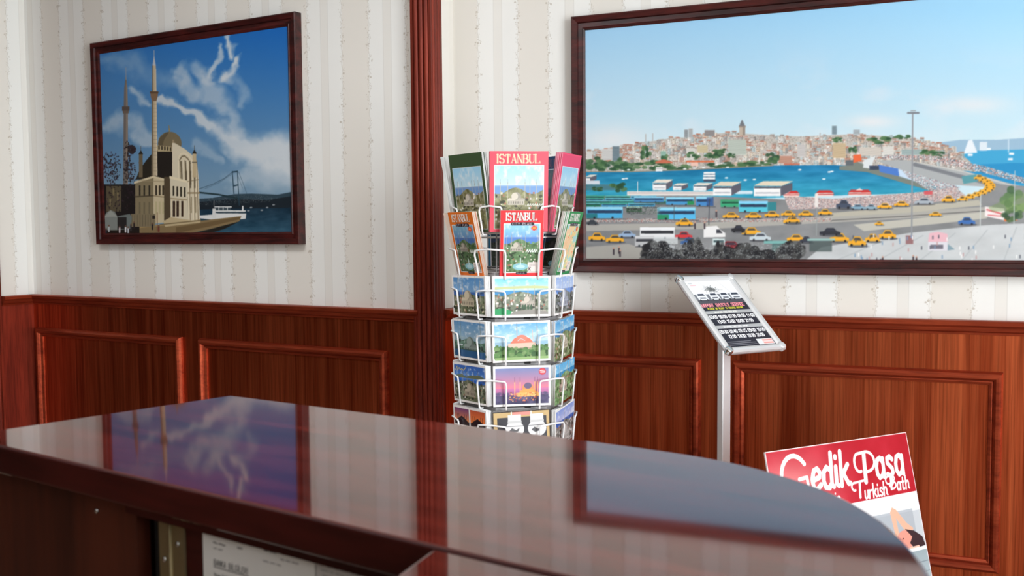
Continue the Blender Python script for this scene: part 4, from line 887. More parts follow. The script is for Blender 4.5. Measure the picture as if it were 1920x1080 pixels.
def paint_shuttle():
    cv = Canvas(252, 356, (240, 240, 240)); cv.a *= 1; sc = 1.2
    cv = Canvas(336, 475, (242, 242, 244), sc=1.6)    # user units: 210 x 297 mm
    cv.line([(60, 0), (90, 52)], .8, (200, 200, 204)); cv.line([(96, 8), (120, 52)], .8, (200, 200, 204)); cv.line([(150, 6), (182, 70)], .8, (190, 190, 196))
    text(cv, 'TICKET', 14, 8, 5, (130, 140, 150), .9, .7); cv.rect(18, 18, 44, 22, (236, 170, 176), .6)
    R = random.Random(6)
    for i in range(120): cv.line([(96+R.gauss(0, 10), 42+R.gauss(0, 6)), (96+R.gauss(0, 16), 40+R.gauss(0, 8))], .9, (96, 100, 100), .7)
    cv.rect(0, 62, 210, 100, (120, 124, 132)); cv.rect(0, 88, 210, 104, (74, 74, 84))
    for x, w in ((14, 44), (70, 40), (118, 40), (164, 46)):
        cv.poly([(x, 88), (x, 68), (x+w*.15, 56), (x+w*.85, 56), (x+w, 68), (x+w, 88)], (232, 234, 238)); cv.poly([(x+w*.14, 68), (x+w*.22, 59), (x+w*.78, 59), (x+w*.86, 68)], (60, 68, 84)); cv.rect(x+w*.2, 76, x+w*.8, 82, (110, 116, 126)); cv.ell(x+w*.15, 88, 4, 4, (40, 40, 46)); cv.ell(x+w*.85, 88, 4, 4, (40, 40, 46))
    cv.rect(0, 96, 210, 297, (38, 38, 50)); cv.rect(0, 94, 210, 104, (80, 80, 88))
    text(cv, 'AIRPORT SHUTTLE SERVICE', 5, 106, 13, (244, 150, 160), 1.4, .70, 1.32)
    text(cv, 'PLEASE BE READY 15 MINUTES BEFORE', 24, 124, 7.0, (226, 222, 60), 1.3, .70, 1.38)
    cv.rect(0, 137, 210, 151, (176, 178, 180)); text(cv, 'DEPARTURE TIMES FROM HOTEL', 42, 141, 5.6, (246, 246, 236), 1.1, .72, 1.38)
    def row(ts, y, x0, dx):
        for i, t in enumerate(ts): text(cv, t, x0+i*dx, y, 12.5, (250, 250, 252), 1.35, .62, 1.34)
    row(['03:00', '05:00', '07:30', '09:30', '11:00'], 158, 8, 41); row(['13:00', '15:00', '16:00', '21:00'], 180, 28, 41)
    cv.rect(0, 202, 210, 216, (176, 178, 180)); text(cv, 'DEPARTURE TIMES FROM AIRPORT', 38, 206, 5.6, (246, 246, 246), 1.1, .72, 1.38)
    row(['03:30', '05:40', '07:15', '09:00', '10:30'], 223, 8, 41); row(['12:30', '14:30', '15:30', '20:00'], 245, 30, 41)
    for y in (273, 280, 287): cv.line([(10, y), (110 if y == 273 else 128, y)], 2.6, (150, 150, 156), .8)
    cv.rect(136, 268, 206, 292, (226, 228, 230)); cv.rect(160, 271, 204, 289, (236, 130, 120), .7); cv.line([(164, 280), (200, 280)], 6, (244, 236, 236), .7)
    return cv
def arc(cx, cy, rx, ry, a0, a1, n=14): return [(cx+rx*math.cos(math.radians(a0+(a1-a0)*i/n)), cy+ry*math.sin(math.radians(a0+(a1-a0)*i/n))) for i in range(n+1)]
def paint_bath():
    """user units: millimetres, 500 x 770"""
    W, H = 500, 770; cv = Canvas(W, H, (236, 238, 240))
    n = fbm(H, W, 5, 8, 41, 5)[..., None]
    rm = cv.inpoly([(0, 0), (500, 0), (500, 150), (0, 150)])[..., None]
    cv.a += rm*(np.array([184, 34, 50])+(n-.5)*40-cv.a)
    g = np.exp(-((cv.X-60)/140)**2-((cv.Y-100)/80)**2)[..., None]*rm; cv.a += g*.6*(np.array([244, 200, 190])-cv.a)
    wh = (250, 246, 244)
    def st(pts, w): cv.line(pts, w, wh)
    # big script G and P drawn by hand
    st(arc(84, 70, 44, 52, -35, -250), 11); st(arc(84, 70, 44, 52, -250, -300), 9); st([(96, 74), (122, 72), (122, 118)], 9)
    def word(s, x, y, h, wt, wf, sl, sp): text(cv, s, x, y, h, wh, wt, wf, sp, sl)
    word('edik', 132, 28, 77, .95, .64, .14, 1.08)
    st([(328, 40), (320, 106)], 13); st(arc(306, 58, 16, 22, 75, 270)+[(334, 34)]+arc(334, 58, 28, 24, -90, 90)+[(322, 83)], 7.5)
    word('a\u015fa', 362, 27, 75, .95, .60, .08, 1.12)
    word('Historic', 126, 118, 28, .95, .62, .12, 1.08)
    st([(297, 104), (291, 140)], 7.5); st(arc(276, 113, 9, 9, 75, 270)+[(314, 102)], 5.5)
    word('urkish', 306, 115, 31, .95, .68, .12, 1.0)
    st([(411, 104), (408, 134)], 7); st(arc(400, 112, 9, 9, 75, 270)+[(414, 102)]+arc(414, 109, 10, 7, -90, 90)+arc(414, 125, 12, 9, -90, 90)+[(406, 134)], 4.6)
    word('ath', 428, 109, 31, .95, .68, .12, 1.06)
    # picture: white wall, person lying on a grey marble slab
    cv.grad(150, 330, (238, 240, 242), (224, 230, 232), cv.inpoly([(0, 150), (500, 150), (500, 400), (0, 400)]))
    cv.rect(0, 196, 500, 300, (150, 160, 168), .5); cv.rect(250, 190, 470, 262, (164, 172, 180), .8)
    sk = (226, 176, 150)
    cv.poly([(40, 262), (120, 236), (220, 226), (300, 224), (366, 232), (404, 250), (404, 286), (330, 292), (180, 290), (40, 288)], (232, 206, 186))
    cv.poly([(250, 230), (330, 222), (372, 236), (368, 252), (300, 262), (250, 258)], (240, 238, 232))
    cv.poly([(392, 250), (386, 190), (396, 178), (410, 186), (440, 222), (462, 238), (452, 250), (426, 236), (404, 206), (406, 252)], sk)
    cv.ell(426, 262, 32, 24, (222, 150, 134), 1, 26); cv.poly([(430, 236), (462, 244), (490, 262), (496, 284), (456, 290), (440, 272), (452, 258)], (54, 40, 46)); cv.ell(418, 258, 3, 1.6, (90, 50, 50)); cv.ell(410, 268, 4, 1.8, (180, 80, 80)); cv.line([(398, 262), (408, 256), (416, 262)], 1.6, (190, 120, 106)); cv.line([(378, 282), (420, 286), (470, 284)], 6, (236, 190, 170))
    cv.rect(0, 286, 500, 294, (236, 240, 240)); cv.grad(294, 470, (150, 166, 172), (186, 198, 202), cv.inpoly([(0, 294), (500, 294), (500, 470), (0, 470)]))
    cv.line([(0, 326), (500, 322)], 2, (120, 134, 140)); cv.line([(0, 352), (500, 346)], 1.6, (130, 144, 150))
    cv.poly([(420, 410), (500, 380), (500, 770), (0, 770), (0, 700), (300, 470)], (224, 176, 146)); cv.grad(470, 770, (224, 176, 146), (186, 120, 96), cv.inpoly([(0, 560), (500, 400), (500, 770), (0, 770)]))
    cv.line([(1, 1), (499, 1), (499, 769), (1, 769), (1, 1)], 3, (240, 226, 224))
    return cv
def paint_bank_note():
    cv = Canvas(420, 594, (232, 232, 230), sc=2.0)
    g = (120, 120, 124)
    R = random.Random(4)
    def words(x, y, n, h=3, c=g):
        for i in range(n):
            w = R.uniform(6, 15); cv.line([(x+k, y+R.uniform(-.5, .5)) for k in np.arange(0, w, 1.2)], h*.5, c, .75); x += w+3
    words(22, 20, 2, 4, (90, 90, 94)); words(70, 18, 1, 4, (90, 90, 94)); words(120, 12, 2, 4, (90, 90, 94)); words(150, 18, 3, 3.4); words(22, 27, 2); words(118, 26, 3)
    text(cv, 'BANKA B\u0130LG\u0130LER\u0130', 22, 42, 7.6, (50, 50, 54), .85, .66, 1.36, .08); cv.line([(22, 52), (90, 52)], 1.2, (60, 60, 64))
    y = 62
    for s in ('Hesap Sahibi', 'Banka ad\u0131', '\u015eubesi', 'IBAN', 'Hesap no'):
        text(cv, s, 22, y-2.4, 4.6, (60, 60, 64), .9, .62, 1.3); words(62, y, R.randint(4, 6)); y += 11
    for k in range(16): words(22, y+8+k*11, R.randint(5, 8))
    return cv
def paint_form():
    cv = Canvas(220, 300, (196, 194, 192), sc=1.0); R = random.Random(14)
    for k in range(34):
        x = 8+R.uniform(0, 8)
        while x < 205:
            w = R.uniform(5, 18); cv.line([(x, 8+k*8.4), (x+w, 8+k*8.4+R.uniform(-1, 1))], 1.8, (110, 108, 110), .7); x += w+R.uniform(3, 8)
    return cv

# ------------------------------------------------------------------ the room
WAIN_Z, RAIL_Z = .979, 1.018
def struct(o): o['kind'] = 'structure'; return o
def room_box(name, mat, *b, m=None):
    return struct(MB().box(*b, m=m).build(name, mat))
room_box('floor', M_floor, RX0-.1, RX1+.1, RY0-.1, 3.6, -.06, 0)
room_box('ceiling', M_white, RX0-.1, RX1+.1, RY0-.1, 3.6, CEIL, CEIL+.08)

ML = Matrix.Translation(Vector(LN*LC)) @ Matrix.Rotation(LYAW, 4, 'Z')      # local x along the left wall, y into it
MR = Matrix.Translation((0, RYR, 0))
LEFT_U0, LEFT_U1 = -3.838, -1.80
RET_X = -1.4655
def placed(o, m): o.matrix_world = m; return o
w = struct(placed(MB().box(LEFT_U0-.02, LEFT_U1, 0, .12, 0, CEIL).build('wall_left', M_wp_left), ML))
w = struct(placed(MB().box(RET_X-.12, RX1, 0, .12, 0, CEIL).build('wall_front', M_wp_right), MR))
# papered return between the middle pilaster and the front wall (faces east)
m_ret = Matrix.Translation((RET_X, 2.83, 0)) @ Matrix.Rotation(math.pi/2, 4, 'Z')
struct(placed(MB().box(0, RYR-2.83, 0, .10, 0, CEIL).build('wall_pier', M_wp_ret), m_ret))
# papered return at the far left end
Lc = wall_l(LEFT_U0, 0, 0)
m_ret2 = Matrix.Translation(Lc) @ Matrix.Rotation(LYAW+math.pi/2, 4, 'Z')
struct(placed(MB().box(-.155, 0, 0, .5, 0, CEIL).build('wall_corner', M_wp_ret), m_ret2))

# wainscot: veneer sheet, raised rectangular mouldings, moulded cap rail, skirting
PAN = [(0, 0), (.001, .006), (.008, .010), (.011, .009), (.013, .015), (.018, .021), (.025, .022), (.031, .017), (.035, .008), (.036, 0)]
CAP = [(0, 0), (.018, 0), (.020, .006), (.026, .010), (.030, .020), (.036, .026), (.038, .036), (.034, .039), (0, .039)]
SKT = [(0, 0), (.018, 0), (.018, .085), (.012, .10), (0, .10)]
def wainscot(nm, m, x0, x1, panels, mat_panel):
    e = struct(placed(MB().box(x0, x1, -.014, 0, 0, WAIN_Z).build(nm, mat_panel), m))
    for (a, b) in panels:
        s_ = MB(); i0, i1, j0, j1 = a+.035, b-.035, .366, .844
        s_.sweep([(i0, j0), (i1, j0), (i1, j1), (i0, j1)], [(q, .014+p) for q, p in PAN]); s_.build('panel_moulding', M_rail, e)
    MB().extrude_profile(CAP, (x0, 0, WAIN_Z), (x1, 0, WAIN_Z), Vector((0, -1, 0))).build('cap_rail', M_rail, e)
    MB().extrude_profile(SKT, (x0, -.014, 0), (x1, -.014, 0), Vector((0, -1, 0))).build('skirting', M_rail, e)
    return e
wainscot('trim_1', ML, LEFT_U0, LEFT_U1-.03, [(-3.796, -2.928), (-2.832, -1.964)], M_panel)
wainscot('trim_2', MR, RET_X, RX1, [(-1.36, -.64), (-.544, .176), (.272, .992), (1.088, 1.808)], M_panel)
wainscot('trim_3', m_ret, 0.0, RYR-2.83-.014, [], M_panel)
wainscot('trim_4', m_ret2, -.155, -.014, [], M_pil)  # darker pilaster wood in place of veneer, so the return looks less lit

# added fill lamp in the ceiling, out of view, brightens the left wall
lp = empty('fill_lamp', (-1.9, .9, CEIL)); tag(lp, 'added unseen fill lamp panel above the left of the lobby', 'lamp')
lf = MB().sweep([(-.6, -.3), (.6, -.3), (.6, .3), (-.6, .3)], [(0, 0), (0, .02), (.03, .02), (.03, 0)], m=Matrix.Rotation(math.pi/2, 4, 'X')); lf.build('fill_frame', M_white, lp)
ld = bpy.data.lights.new('fill_light', 'AREA'); ld.shape = 'RECTANGLE'; ld.size = 1.2; ld.size_y = .6; ld.energy = 36; ld.color = (.97, .98, 1.0)
lo = bpy.data.objects.new('fill_light', ld); COL.objects.link(lo); lo.location = (-1.9, .9, CEIL-.012)

# reeded pilasters
def reeded(pts, r):
    """pts: open polyline of the outline; returns it with convex reeds of width about r"""
    out = []
    for i in range(len(pts)-1):
        a, b = Vector(pts[i]), Vector(pts[i+1]); L = (b-a).length; d = (b-a)/L; nrm = Vector((d.y, -d.x))
        flat = .010; n = max(1, round((L-2*flat)/r)); st = (L-2*flat)/n
        out.append(a); out.append(a+d*flat*.9)
        for k in range(n):
            for j in range(7):
                an = math.pi*j/6; out.append(a+d*(flat+st*(k+.5)-st*.46*math.cos(an))+nrm*(st*.42*math.sin(an)-.004))
        out.append(b-d*flat*.9)
    out.append(Vector(pts[-1])); return out
A_ = wall_l(-1.847, .030, 0); B_ = Vector((-1.447, 2.757)); C_ = Vector((-1.447, 2.832))
prof = reeded([(A_.x, A_.y), tuple(B_), tuple(C_)], .0175)
bk = [Vector((-1.60, 2.832)), Vector((wall_l(-1.847, -.03, 0).x, wall_l(-1.847, -.03, 0).y))]
struct(MB().prism(prof+bk, 0, CEIL).build('trim_5', M_pil))
pc = []
for u_, o_ in ((-4.2, .235), (-3.822, .235), (-3.822, .157)):
    q = wall_l(u_, o_, 0); pc.append((q.x, q.y))
q1 = wall_l(-4.2, .157, 0)
struct(MB().prism(reeded(pc, .0175)+[Vector((q1.x, q1.y))], 0, CEIL).build('trim_6', M_pil))
q = ML
room_box('wall_alcove', M_plain, -5.2, LEFT_U0-.5, -.06, .04, 0, CEIL, m=ML)

# the rest of the shell: plaster and dark veneer, with a big window that lights the room
room_box('wall_west', M_cpanel, RX0-.1, RX0, RY0-.1, 3.6, 0, CEIL)  # dark finish keeps this unseen wall from brightening the left wainscot
def wall_with_window(nm, along, at, a0, a1, w0, w1, z0, z1, win):
    s_ = MB()
    def bx(p0, p1, h0, h1):
        if along == 'x': s_.box(p0, p1, at-.1, at, h0, h1)
        else: s_.box(at, at+.1, p0, p1, h0, h1)
    bx(a0, w0, 0, CEIL); bx(w1, a1, 0, CEIL); bx(w0, w1, 0, z0); bx(w0, w1, z1, CEIL)
    struct(s_.build(nm, M_plain))
    t = .05; f = MB(); g = MB()
    def fb(mb, p0, p1, h0, h1, d=.06):
        if along == 'x': mb.box(p0, p1, at-.05-d/2, at-.05+d/2, h0, h1)
        else: mb.box(at+.05-d/2, at+.05+d/2, p0, p1, h0, h1)
    n = 4
    for k in range(n+1):
        p = w0+(w1-w0-t)*k/n; fb(f, p, p+t, z0, z1)
    fb(f, w0, w1, z0, z0+t); fb(f, w0, w1, z1-t, z1)
    fo = struct(f.build(win, M_white)); fb(g, w0+t, w1-t, z0+t, z1-t, .006); g.build('pane', M_glass_m, fo)
wall_with_window('wall_east', 'y', RX1, RY0, RYR, -3.05, 2.35, .35, 2.55, 'window_1')
room_box('wall_back', M_plain, -1.3, RX1, RY0-.1, RY0, 0, CEIL)
room_box('wall_back_west', M_cpanel, RX0, -1.3, RY0-.1, RY0, 0, CEIL)  # dark stretch of unseen wall, there to darken what the left wainscot reflects

# ------------------------------------------------------------------ framed pictures
FR = [(0, .012), (0, .022), (.007, .0255), (.009, .0235), (.0225, .0235), (.0245, .030), (.040, .0335), (.0435, .031), (.0435, .0)]
def framed(m, x0, x1, z0, z1, cv, label):
    xc, W, H = (x0+x1)/2, x1-x0, z1-z0
    e = empty('framed_picture', mat=m @ Matrix.Translation((xc, 0, z0)))
    tag(e, label, 'picture')
    s_ = MB().sweep([(-W/2, 0), (W/2, 0), (W/2, H), (-W/2, H)], FR)
    s_.build('frame', M_frame, e)
    me = canvas_mesh('print', cv, W+.004, H+.004, .012, (120, 100, 80))
    o = mesh_obj('print', me, M_print, e); o.location = (0, -.020, -.002)
    MB().box(-W/2-.03, W/2+.03, -.008, -.0005, -.03, H+.03).build('backing_board', M_plain, e)
    return e
framed(ML, MQ_U0, MQ_U1, MQ_Z0, MQ_Z1, paint_mosque(), 'dark red framed photograph of a mosque, minarets and bridge, left of the pilaster')
framed(MR, CITY_X0, CITY_X1, CITY_Z0, CITY_Z1, paint_city(), 'wide dark red frame with a harbour city panorama of buses and yellow taxis, right wall')

# ------------------------------------------------------------------ postcard rack
AX, AY = -1.045, 2.458
vv = np.array([AX, AY]); vv = vv/np.linalg.norm(vv)
def face_dirs(k, extra=0.0):
    t = math.radians(7.7+60*k+extra)
    e = np.array([vv[1], -vv[0]])
    nrm = -vv*math.cos(t)+e*math.sin(t); rt = e*math.cos(t)+vv*math.sin(t)
    return Vector((nrm[0], nrm[1], 0)), Vector((rt[0], rt[1], 0))
def item_matrix(k, z, rb, lean, roll=0.0, tx=0.0):
    n, r = face_dirs(k); lean = math.radians(lean)
    up = Vector((0, 0, 1))*math.cos(lean)+n*math.sin(lean)
    yv = up.cross(r); 
    m = Matrix(((r.x, yv.x, up.x, AX), (r.y, yv.y, up.y, AY), (r.z, yv.z, up.z, z), (0, 0, 0, 1)))
    m = Matrix.Translation(n*rb+r*tx) @ m
    return m @ Matrix.Rotation(math.radians(roll), 4, 'Y')
rack = empty('postcard_rack', (AX, AY, 0))
tag(rack, 'white wire revolving rack of postcards and city maps standing before the right wall', 'rack')
def rk(v): return Vector(v)-Vector((AX, AY, 0))
MB().tube([(0, 0, .02), (0, 0, 1.44)], .011, 12).build('centre_pole', M_rod, rack)
base = MB()
for k in range(3):
    n, r = face_dirs(2*k); base.tube([(0, 0, .06), n*.24+Vector((0, 0, .03)), n*.27+Vector((0, 0, .008))], .009, 8)
base.tube([Vector((.16*math.cos(a*math.pi/12), .16*math.sin(a*math.pi/12), .045)) for a in range(24)], .005, 6, closed=True)
base.build('base', M_wire, rack)
def hexring(r, z, rad, tw=30):
    pts = []
    for k in range(6):
        n, _ = face_dirs(k, tw); pts.append(n*r+Vector((0, 0, z)))
    return MB().tube(pts, rad, 8, closed=True)
ROWS = [1.0475, .931, .8155, .699, .5825]       # bottom heights of the card pockets
for z in (1.264, 1.252, 1.169, 1.153):
    hexring(.118, z, .0022 if z != 1.264 else .003).build('ring', M_wire if z != 1.169 else M_rod, rack)
for k in range(6):
    n, _ = face_dirs(k, 30); MB().tube([n*.118+Vector((0, 0, .50)), n*.118+Vector((0, 0, 1.274))], .0023, 8).build('upright', M_rod, rack)
# grey sheet core behind the cards, one hexagonal drum per row with small slots
for z in ROWS:
    pts = []
    for k in range(6):
        n, _ = face_dirs(k, 30); pts.append((n*.133).to_2d())
    d = MB().prism(pts, z-.004, z+.110).build('sheet_drum', M_grey, rack)
    for k in range(6):
        n, r = face_dirs(k); s_ = MB()
        for q in (.018,):
            c = n*.1155+r*q+Vector((0, 0, z-.008)); mm = Matrix(((r.x, n.x, 0, c.x), (r.y, n.y, 0, c.y), (0, 0, 1, c.z), (0, 0, 0, 1)))
            s_.box(-.008, .008, -.002, .0016, 0, .006, m=mm)
        s_.build('slot', M_dark, d)
for z, r in ((ROWS[0]+.118, .133), ):
    pts = [(face_dirs(k, 30)[0]*r).to_2d() for k in range(6)]
    MB().prism(pts, z-.006, z-.003).build('shelf', M_grey, rack)
def pocket_wires(z, rb, rt, tq, hgt, rad=.0024, lip=.012):
    """inverted U of wire over every corner of the hexagon, feet turned in under the cards"""
    for k in range(6):
        n0, r0 = face_dirs(k); n1, r1 = face_dirs(k+1)
        vtx, _ = face_dirs(k, 30)
        up = Vector((0, 0, 1))
        a0 = n0*rb+r0*tq+up*(z-.006); a1 = n0*rt+r0*tq+up*(z+hgt)
        b0 = n1*rb-r1*tq+up*(z-.006); b1 = n1*rt-r1*tq+up*(z+hgt)
        vx = vtx*(rt/math.cos(math.pi/6)-.010)+up*(z+hgt+.005)
        def ease(p, q, f): return p+(q-p)*f
        pth = [a0-n0*lip, a0-n0*.002, a0+up*.003, ease(a0, a1, .5), a1-up*.010, a1-up*.003+r0*.0012, a1+r0*.004+up*.001, a1+r0*.010+up*.002, vx,
               b1-r1*.010+up*.002, b1-r1*.004+up*.001, b1-up*.003-r1*.0012, b1-up*.010, ease(b0, b1, .5), b0+up*.003, b0-n1*.002, b0-n1*lip]
        MB().tube(pth, rad, 8).build('pocket_wire', M_wire, rack)
for i, z in enumerate(ROWS): pocket_wires(z, .151, .157, .0435, .066)
Z_B, Z_A = 1.152, 1.266
pocket_wires(Z_B, .148, .161, .043, .066)
pocket_wires(Z_A, .140, .150, .050, .062)

CARDS = {}
def card_mesh(kind):
    if kind not in CARDS:
        me = canvas_mesh('postcard', paint_card(kind), .150, .105, .0026); me.materials.append(M_card); CARDS[kind] = me
    return CARDS[kind]
POCKETS = [  # row, face, kind, lean, roll, description
 (0, 0, 'panorama', 2, 0, 'city and blue sea panorama postcard facing front in the top card row', 'panorama postcard of the top card row'),
 (0, -1, 'blue_left', 2, -.5, 'deep blue sky mosque postcard on the left face, top card row', 'deep blue postcard, left face, top card row'),
 (0, 1, 'pale_blue', 2, 0, 'pale violet blue mosque postcard on the right face, top card row', 'pale violet blue postcard, right face'),
 (1, 0, 'red_dome', 3, -1.5, 'postcard of a pink red domed building above trees, second card row', 'pink red dome postcard, second card row'),
 (1, -1, 'hazy_water', 2, 0, 'hazy mosque above water postcard on the left face, second card row', 'hazy water postcard, left face'),
 (1, 1, 'aerial', 3, -3.5, 'borderless aerial city postcard on the right face, second card row', 'borderless aerial postcard, right face, second card row'),
 (2, 0, 'sunset', 2, -.3, 'pink sunset mosque postcard with round red badge, third card row', 'pink sunset postcard'),
 (2, -1, 'gold_script', 2, -1, 'dark blue mosque postcard with gold script on the left face, third card row', 'gold script postcard'),
 (2, 1, 'aerial_green', 3, -3, 'borderless green aerial postcard on the right face, third card row', 'borderless green aerial postcard, right face, third row'),
 (3, 0, 'shop', 2, -2, 'tan bordered card of white arched drawings, lowest visible row', 'tan bordered card, lowest visible row'),
 (3, -1, 'four_sunsets', 2, -1, 'postcard of small orange sunset pictures on the left face, lowest row', 'four sunsets postcard, left face, lowest row'),
 (3, 1, 'blue_strait', 3, -4, 'mosque and blue strait postcard on the right face, lowest visible row', 'blue strait postcard, right face, lowest row'),
 (0, -2, 'pale_blue', 2, 2, 'pale card edge at the rear left of the rack, top card row', 'card edge at the rear left, top card row'),
 (1, -2, 'blue_left', 3, 4, 'tilted pale card edge at the rear left of the rack, second card row', 'card edge at the rear left, second card row'),
 (2, -2, 'red_dome', 2, 0, 'pale card edge at the rear left of the rack, third card row', 'card edge at the rear left, third card row'),
 (3, -2, 'panorama', 2, 1, 'pale card edge at the rear left of the rack, lowest visible row', 'card edge at the rear left, lowest row')]
rng = random.Random(2)
for row, face, kind, lean, roll, label, short in POCKETS:
    me = card_mesh(kind); n_behind = 5 if face == -1 else 4
    for j in range(n_behind+1):
        o = bpy.data.objects.new('postcard', me); COL.objects.link(o)
        rb = {0: .1395, -1: .148, 1: .1425, -2: .146}[face]-.0028*j
        o.matrix_world = item_matrix(face, ROWS[row]+.0008, rb, lean, roll if j == 0 else roll*.5+rng.uniform(-.3, .3), rng.uniform(-.0012, .0012) if j else 0)
        if j == 0: tag(o, label, 'postcard', 'postcards in the wire rack')
        else: tag(o, 'white edged card behind the front '+short, 'postcard', 'cards behind the front '+short)

def map_stack(me, face, z, rb, lean, n, dt, label, behind, nm, tx=0, roll=0):
    for j in range(n):
        o = bpy.data.objects.new(nm, me); COL.objects.link(o)
        o.matrix_world = item_matrix(face, z+.001, rb-dt*j, lean-.25*j, roll if j == 0 else rng.uniform(-.5, .5), tx+(rng.uniform(-.002, .002) if j else 0))
        if j == 0: tag(o, label, 'map', 'folded city maps in the wire rack')
        else: tag(o, behind, 'map', behind)
def mapmesh(nm, cv, w, h, t, edge): 
    me = canvas_mesh(nm, cv, w, h, t, edge); me.materials.append(M_card); return me
big_red = mapmesh('large_map', paint_big_map((226, 72, 92), 'ISTANBUL', 1.04, 2, (250, 214, 178)), .150, .205, .0030, (238, 222, 222))
big_green = mapmesh('large_map', paint_big_map((66, 88, 58), '', 1.05, 5), .150, .205, .0030, (220, 222, 220))
big_pink = mapmesh('large_map', paint_big_map((224, 70, 108), '', .95, 6), .150, .205, .0030, (236, 150, 170))
big_blue = mapmesh('large_map', paint_big_map((40, 70, 104), 'ISTANBUL', .5, 8, (110, 84, 104)), .150, .205, .0030, (226, 226, 230))
cp_red = mapmesh('folded_map', paint_city_plan((222, 44, 52)), .110, .170, .0035, (240, 226, 222))
cp_orange = mapmesh('folded_map', paint_city_plan((232, 120, 40), dim=.85), .110, .170, .0035, (226, 206, 190))
cp_green = mapmesh('folded_map', paint_city_plan((36, 140, 76), 'map'), .110, .170, .0035, (226, 232, 224))
cp_blue = mapmesh('folded_map', paint_city_plan((40, 120, 160), dim=.4), .110, .170, .0035, (226, 226, 226))
map_stack(big_red, 0, Z_A, .134, 6, 4, .0032, 'large red ISTANBUL map facing front in the top row of the rack', 'large red map stacked behind the red front map of the top row', 'large_map', tx=-.005)
map_stack(big_green, -1, Z_A, .131, 8, 4, .0032, 'large map with dark green header on the left face of the top row', 'large map stacked behind the dark green one', 'large_map')
map_stack(big_pink, 1, Z_A, .137, 9, 5, .0032, 'large map with pink red header on the right face of the top row', 'large map stacked behind the pink red one', 'large_map')
map_stack(big_green, -2, Z_A, .142, 11, 4, .0032, 'large map seen edge on at the rear left of the top row', 'pale map edge beside the rear left large map', 'large_map')
big_blue_rev = big_blue
o = bpy.data.objects.new('large_map', big_blue); COL.objects.link(o)
o.matrix_world = item_matrix(2, Z_A+.001, .100, 3) @ Matrix.Rotation(math.pi, 4, 'Z')
tag(o, 'dark blue large map seen between the red and the pink maps in the top row', 'map', 'folded city maps in the wire rack')
map_stack(cp_red, 0, Z_B, .140, 9, 4, .0037, 'red ISTANBUL CITY PLAN map facing front in the second row', 'red folded map stacked behind the CITY PLAN front map', 'folded_map')
map_stack(cp_orange, -1, Z_B, .139, 13, 4, .0037, 'orange ISTANBUL map on the left face of the second row', 'folded map stacked behind the orange one', 'folded_map')
map_stack(cp_green, 1, Z_B, .139, 14, 5, .0037, 'green ISTANBUL map with a street plan cover on the right face', 'folded map stacked behind the green one', 'folded_map')
map_stack(cp_orange, -2, Z_B, .143, 14, 3, .0037, 'folded map seen edge on at the rear left of the second row', 'pale folded map edge beside the rear left one', 'folded_map')
for fc, lb in ((2, 'dark folded map seen through the rack right of the CITY PLAN map'), (3, 'dark blue edged folded map seen through the rack left of the CITY PLAN map')):
    o = bpy.data.objects.new('folded_map', cp_blue); COL.objects.link(o)
    o.matrix_world = item_matrix(fc, Z_B+.001, .136, 8) @ Matrix.Rotation(math.pi, 4, 'Z')
    tag(o, lb, 'map', 'folded city maps in the wire rack')

# ------------------------------------------------------------------ boards posed in space
def board_axes(a, b, c):
    a, b, c = map(math.radians, (a, b, c))
    ex = Vector((math.cos(a), math.sin(a), 0)); n = Vector((math.sin(a), -math.cos(a), 0)); up = Vector((0, 0, 1))
    n2 = n*math.cos(b)+up*math.sin(b); up2 = -n*math.sin(b)+up*math.cos(b)
    ex3 = ex*math.cos(c)+up2*math.sin(c); up3 = -ex*math.sin(c)+up2*math.cos(c)
    return ex3, up3, n2
def board_matrix(p, ax):
    ex, up, n = ax
    return Matrix(((ex.x, -n.x, up.x, p.x), (ex.y, -n.y, up.y, p.y), (ex.z, -n.z, up.z, p.z), (0, 0, 0, 1)))
# aluminium information stand
ax = board_axes(54.3, 48.2, -.7); SW, SH = .2115, .290
pS = Vector((-.4296, 2.6654, .942))
ctr = pS+ax[1]*SH*.42-ax[2]*.055
stand = empty('sign_stand', (ctr.x, ctr.y, 0))
tag(stand, 'aluminium stand with a tilted airport shuttle timetable in a snap frame, before the right wall', 'sign stand')
inv = Matrix.Translation((-ctr.x, -ctr.y, 0))
def sub(o, m): o.matrix_local = inv @ m; return o
mS = board_matrix(pS, ax)
bd = .021
SNAP = [(0, .0), (.001, .003), (.005, .0075), (.0105, .0095), (.016, .008), (.020, .004), (.021, -.001), (.019, -.007), (.0, -.007)]
s_ = MB().sweep([(-SW/2+bd, bd), (SW/2-bd, bd), (SW/2-bd, SH-bd), (-SW/2+bd, SH-bd)], SNAP)
fr = sub(s_.build('snap_frame', M_alu, stand), mS)
for sx in (-1, 1):
    for z in (bd*.5, SH-bd*.5):
        c = MB(); r = .0118; cx = sx*(SW/2-bd*.5)
        rings = []
        for j in range(5):
            a = math.pi/2*j/4; rings.append((r*math.cos(a), -.0075-.0045*math.sin(a)))
        vs = [(cx, -.0122, z)]; fs = []
        nseg = 16
        for (rr_, yy_) in [(r, .006)]+rings[:4]:
            vs += [(cx+rr_*math.cos(2*math.pi*k/nseg), yy_, z+rr_*math.sin(2*math.pi*k/nseg)) for k in range(nseg)]
        for ri in range(4):
            for k in range(nseg): fs.append((1+ri*nseg+k, 1+ri*nseg+(k+1) % nseg, 1+(ri+1)*nseg+(k+1) % nseg, 1+(ri+1)*nseg+k))
        for k in range(nseg): fs.append((1+4*nseg+k, 1+4*nseg+(k+1) % nseg, 0))
        c.add(vs, fs, True); co = c.build('corner_cap', M_chrome if sx < 0 else M_alu, fr)
bp_ = sub(MB().box(-SW/2+.006, SW/2-.006, .002, .007, .006, SH-.006).build('back_plate', M_alu, stand), mS)
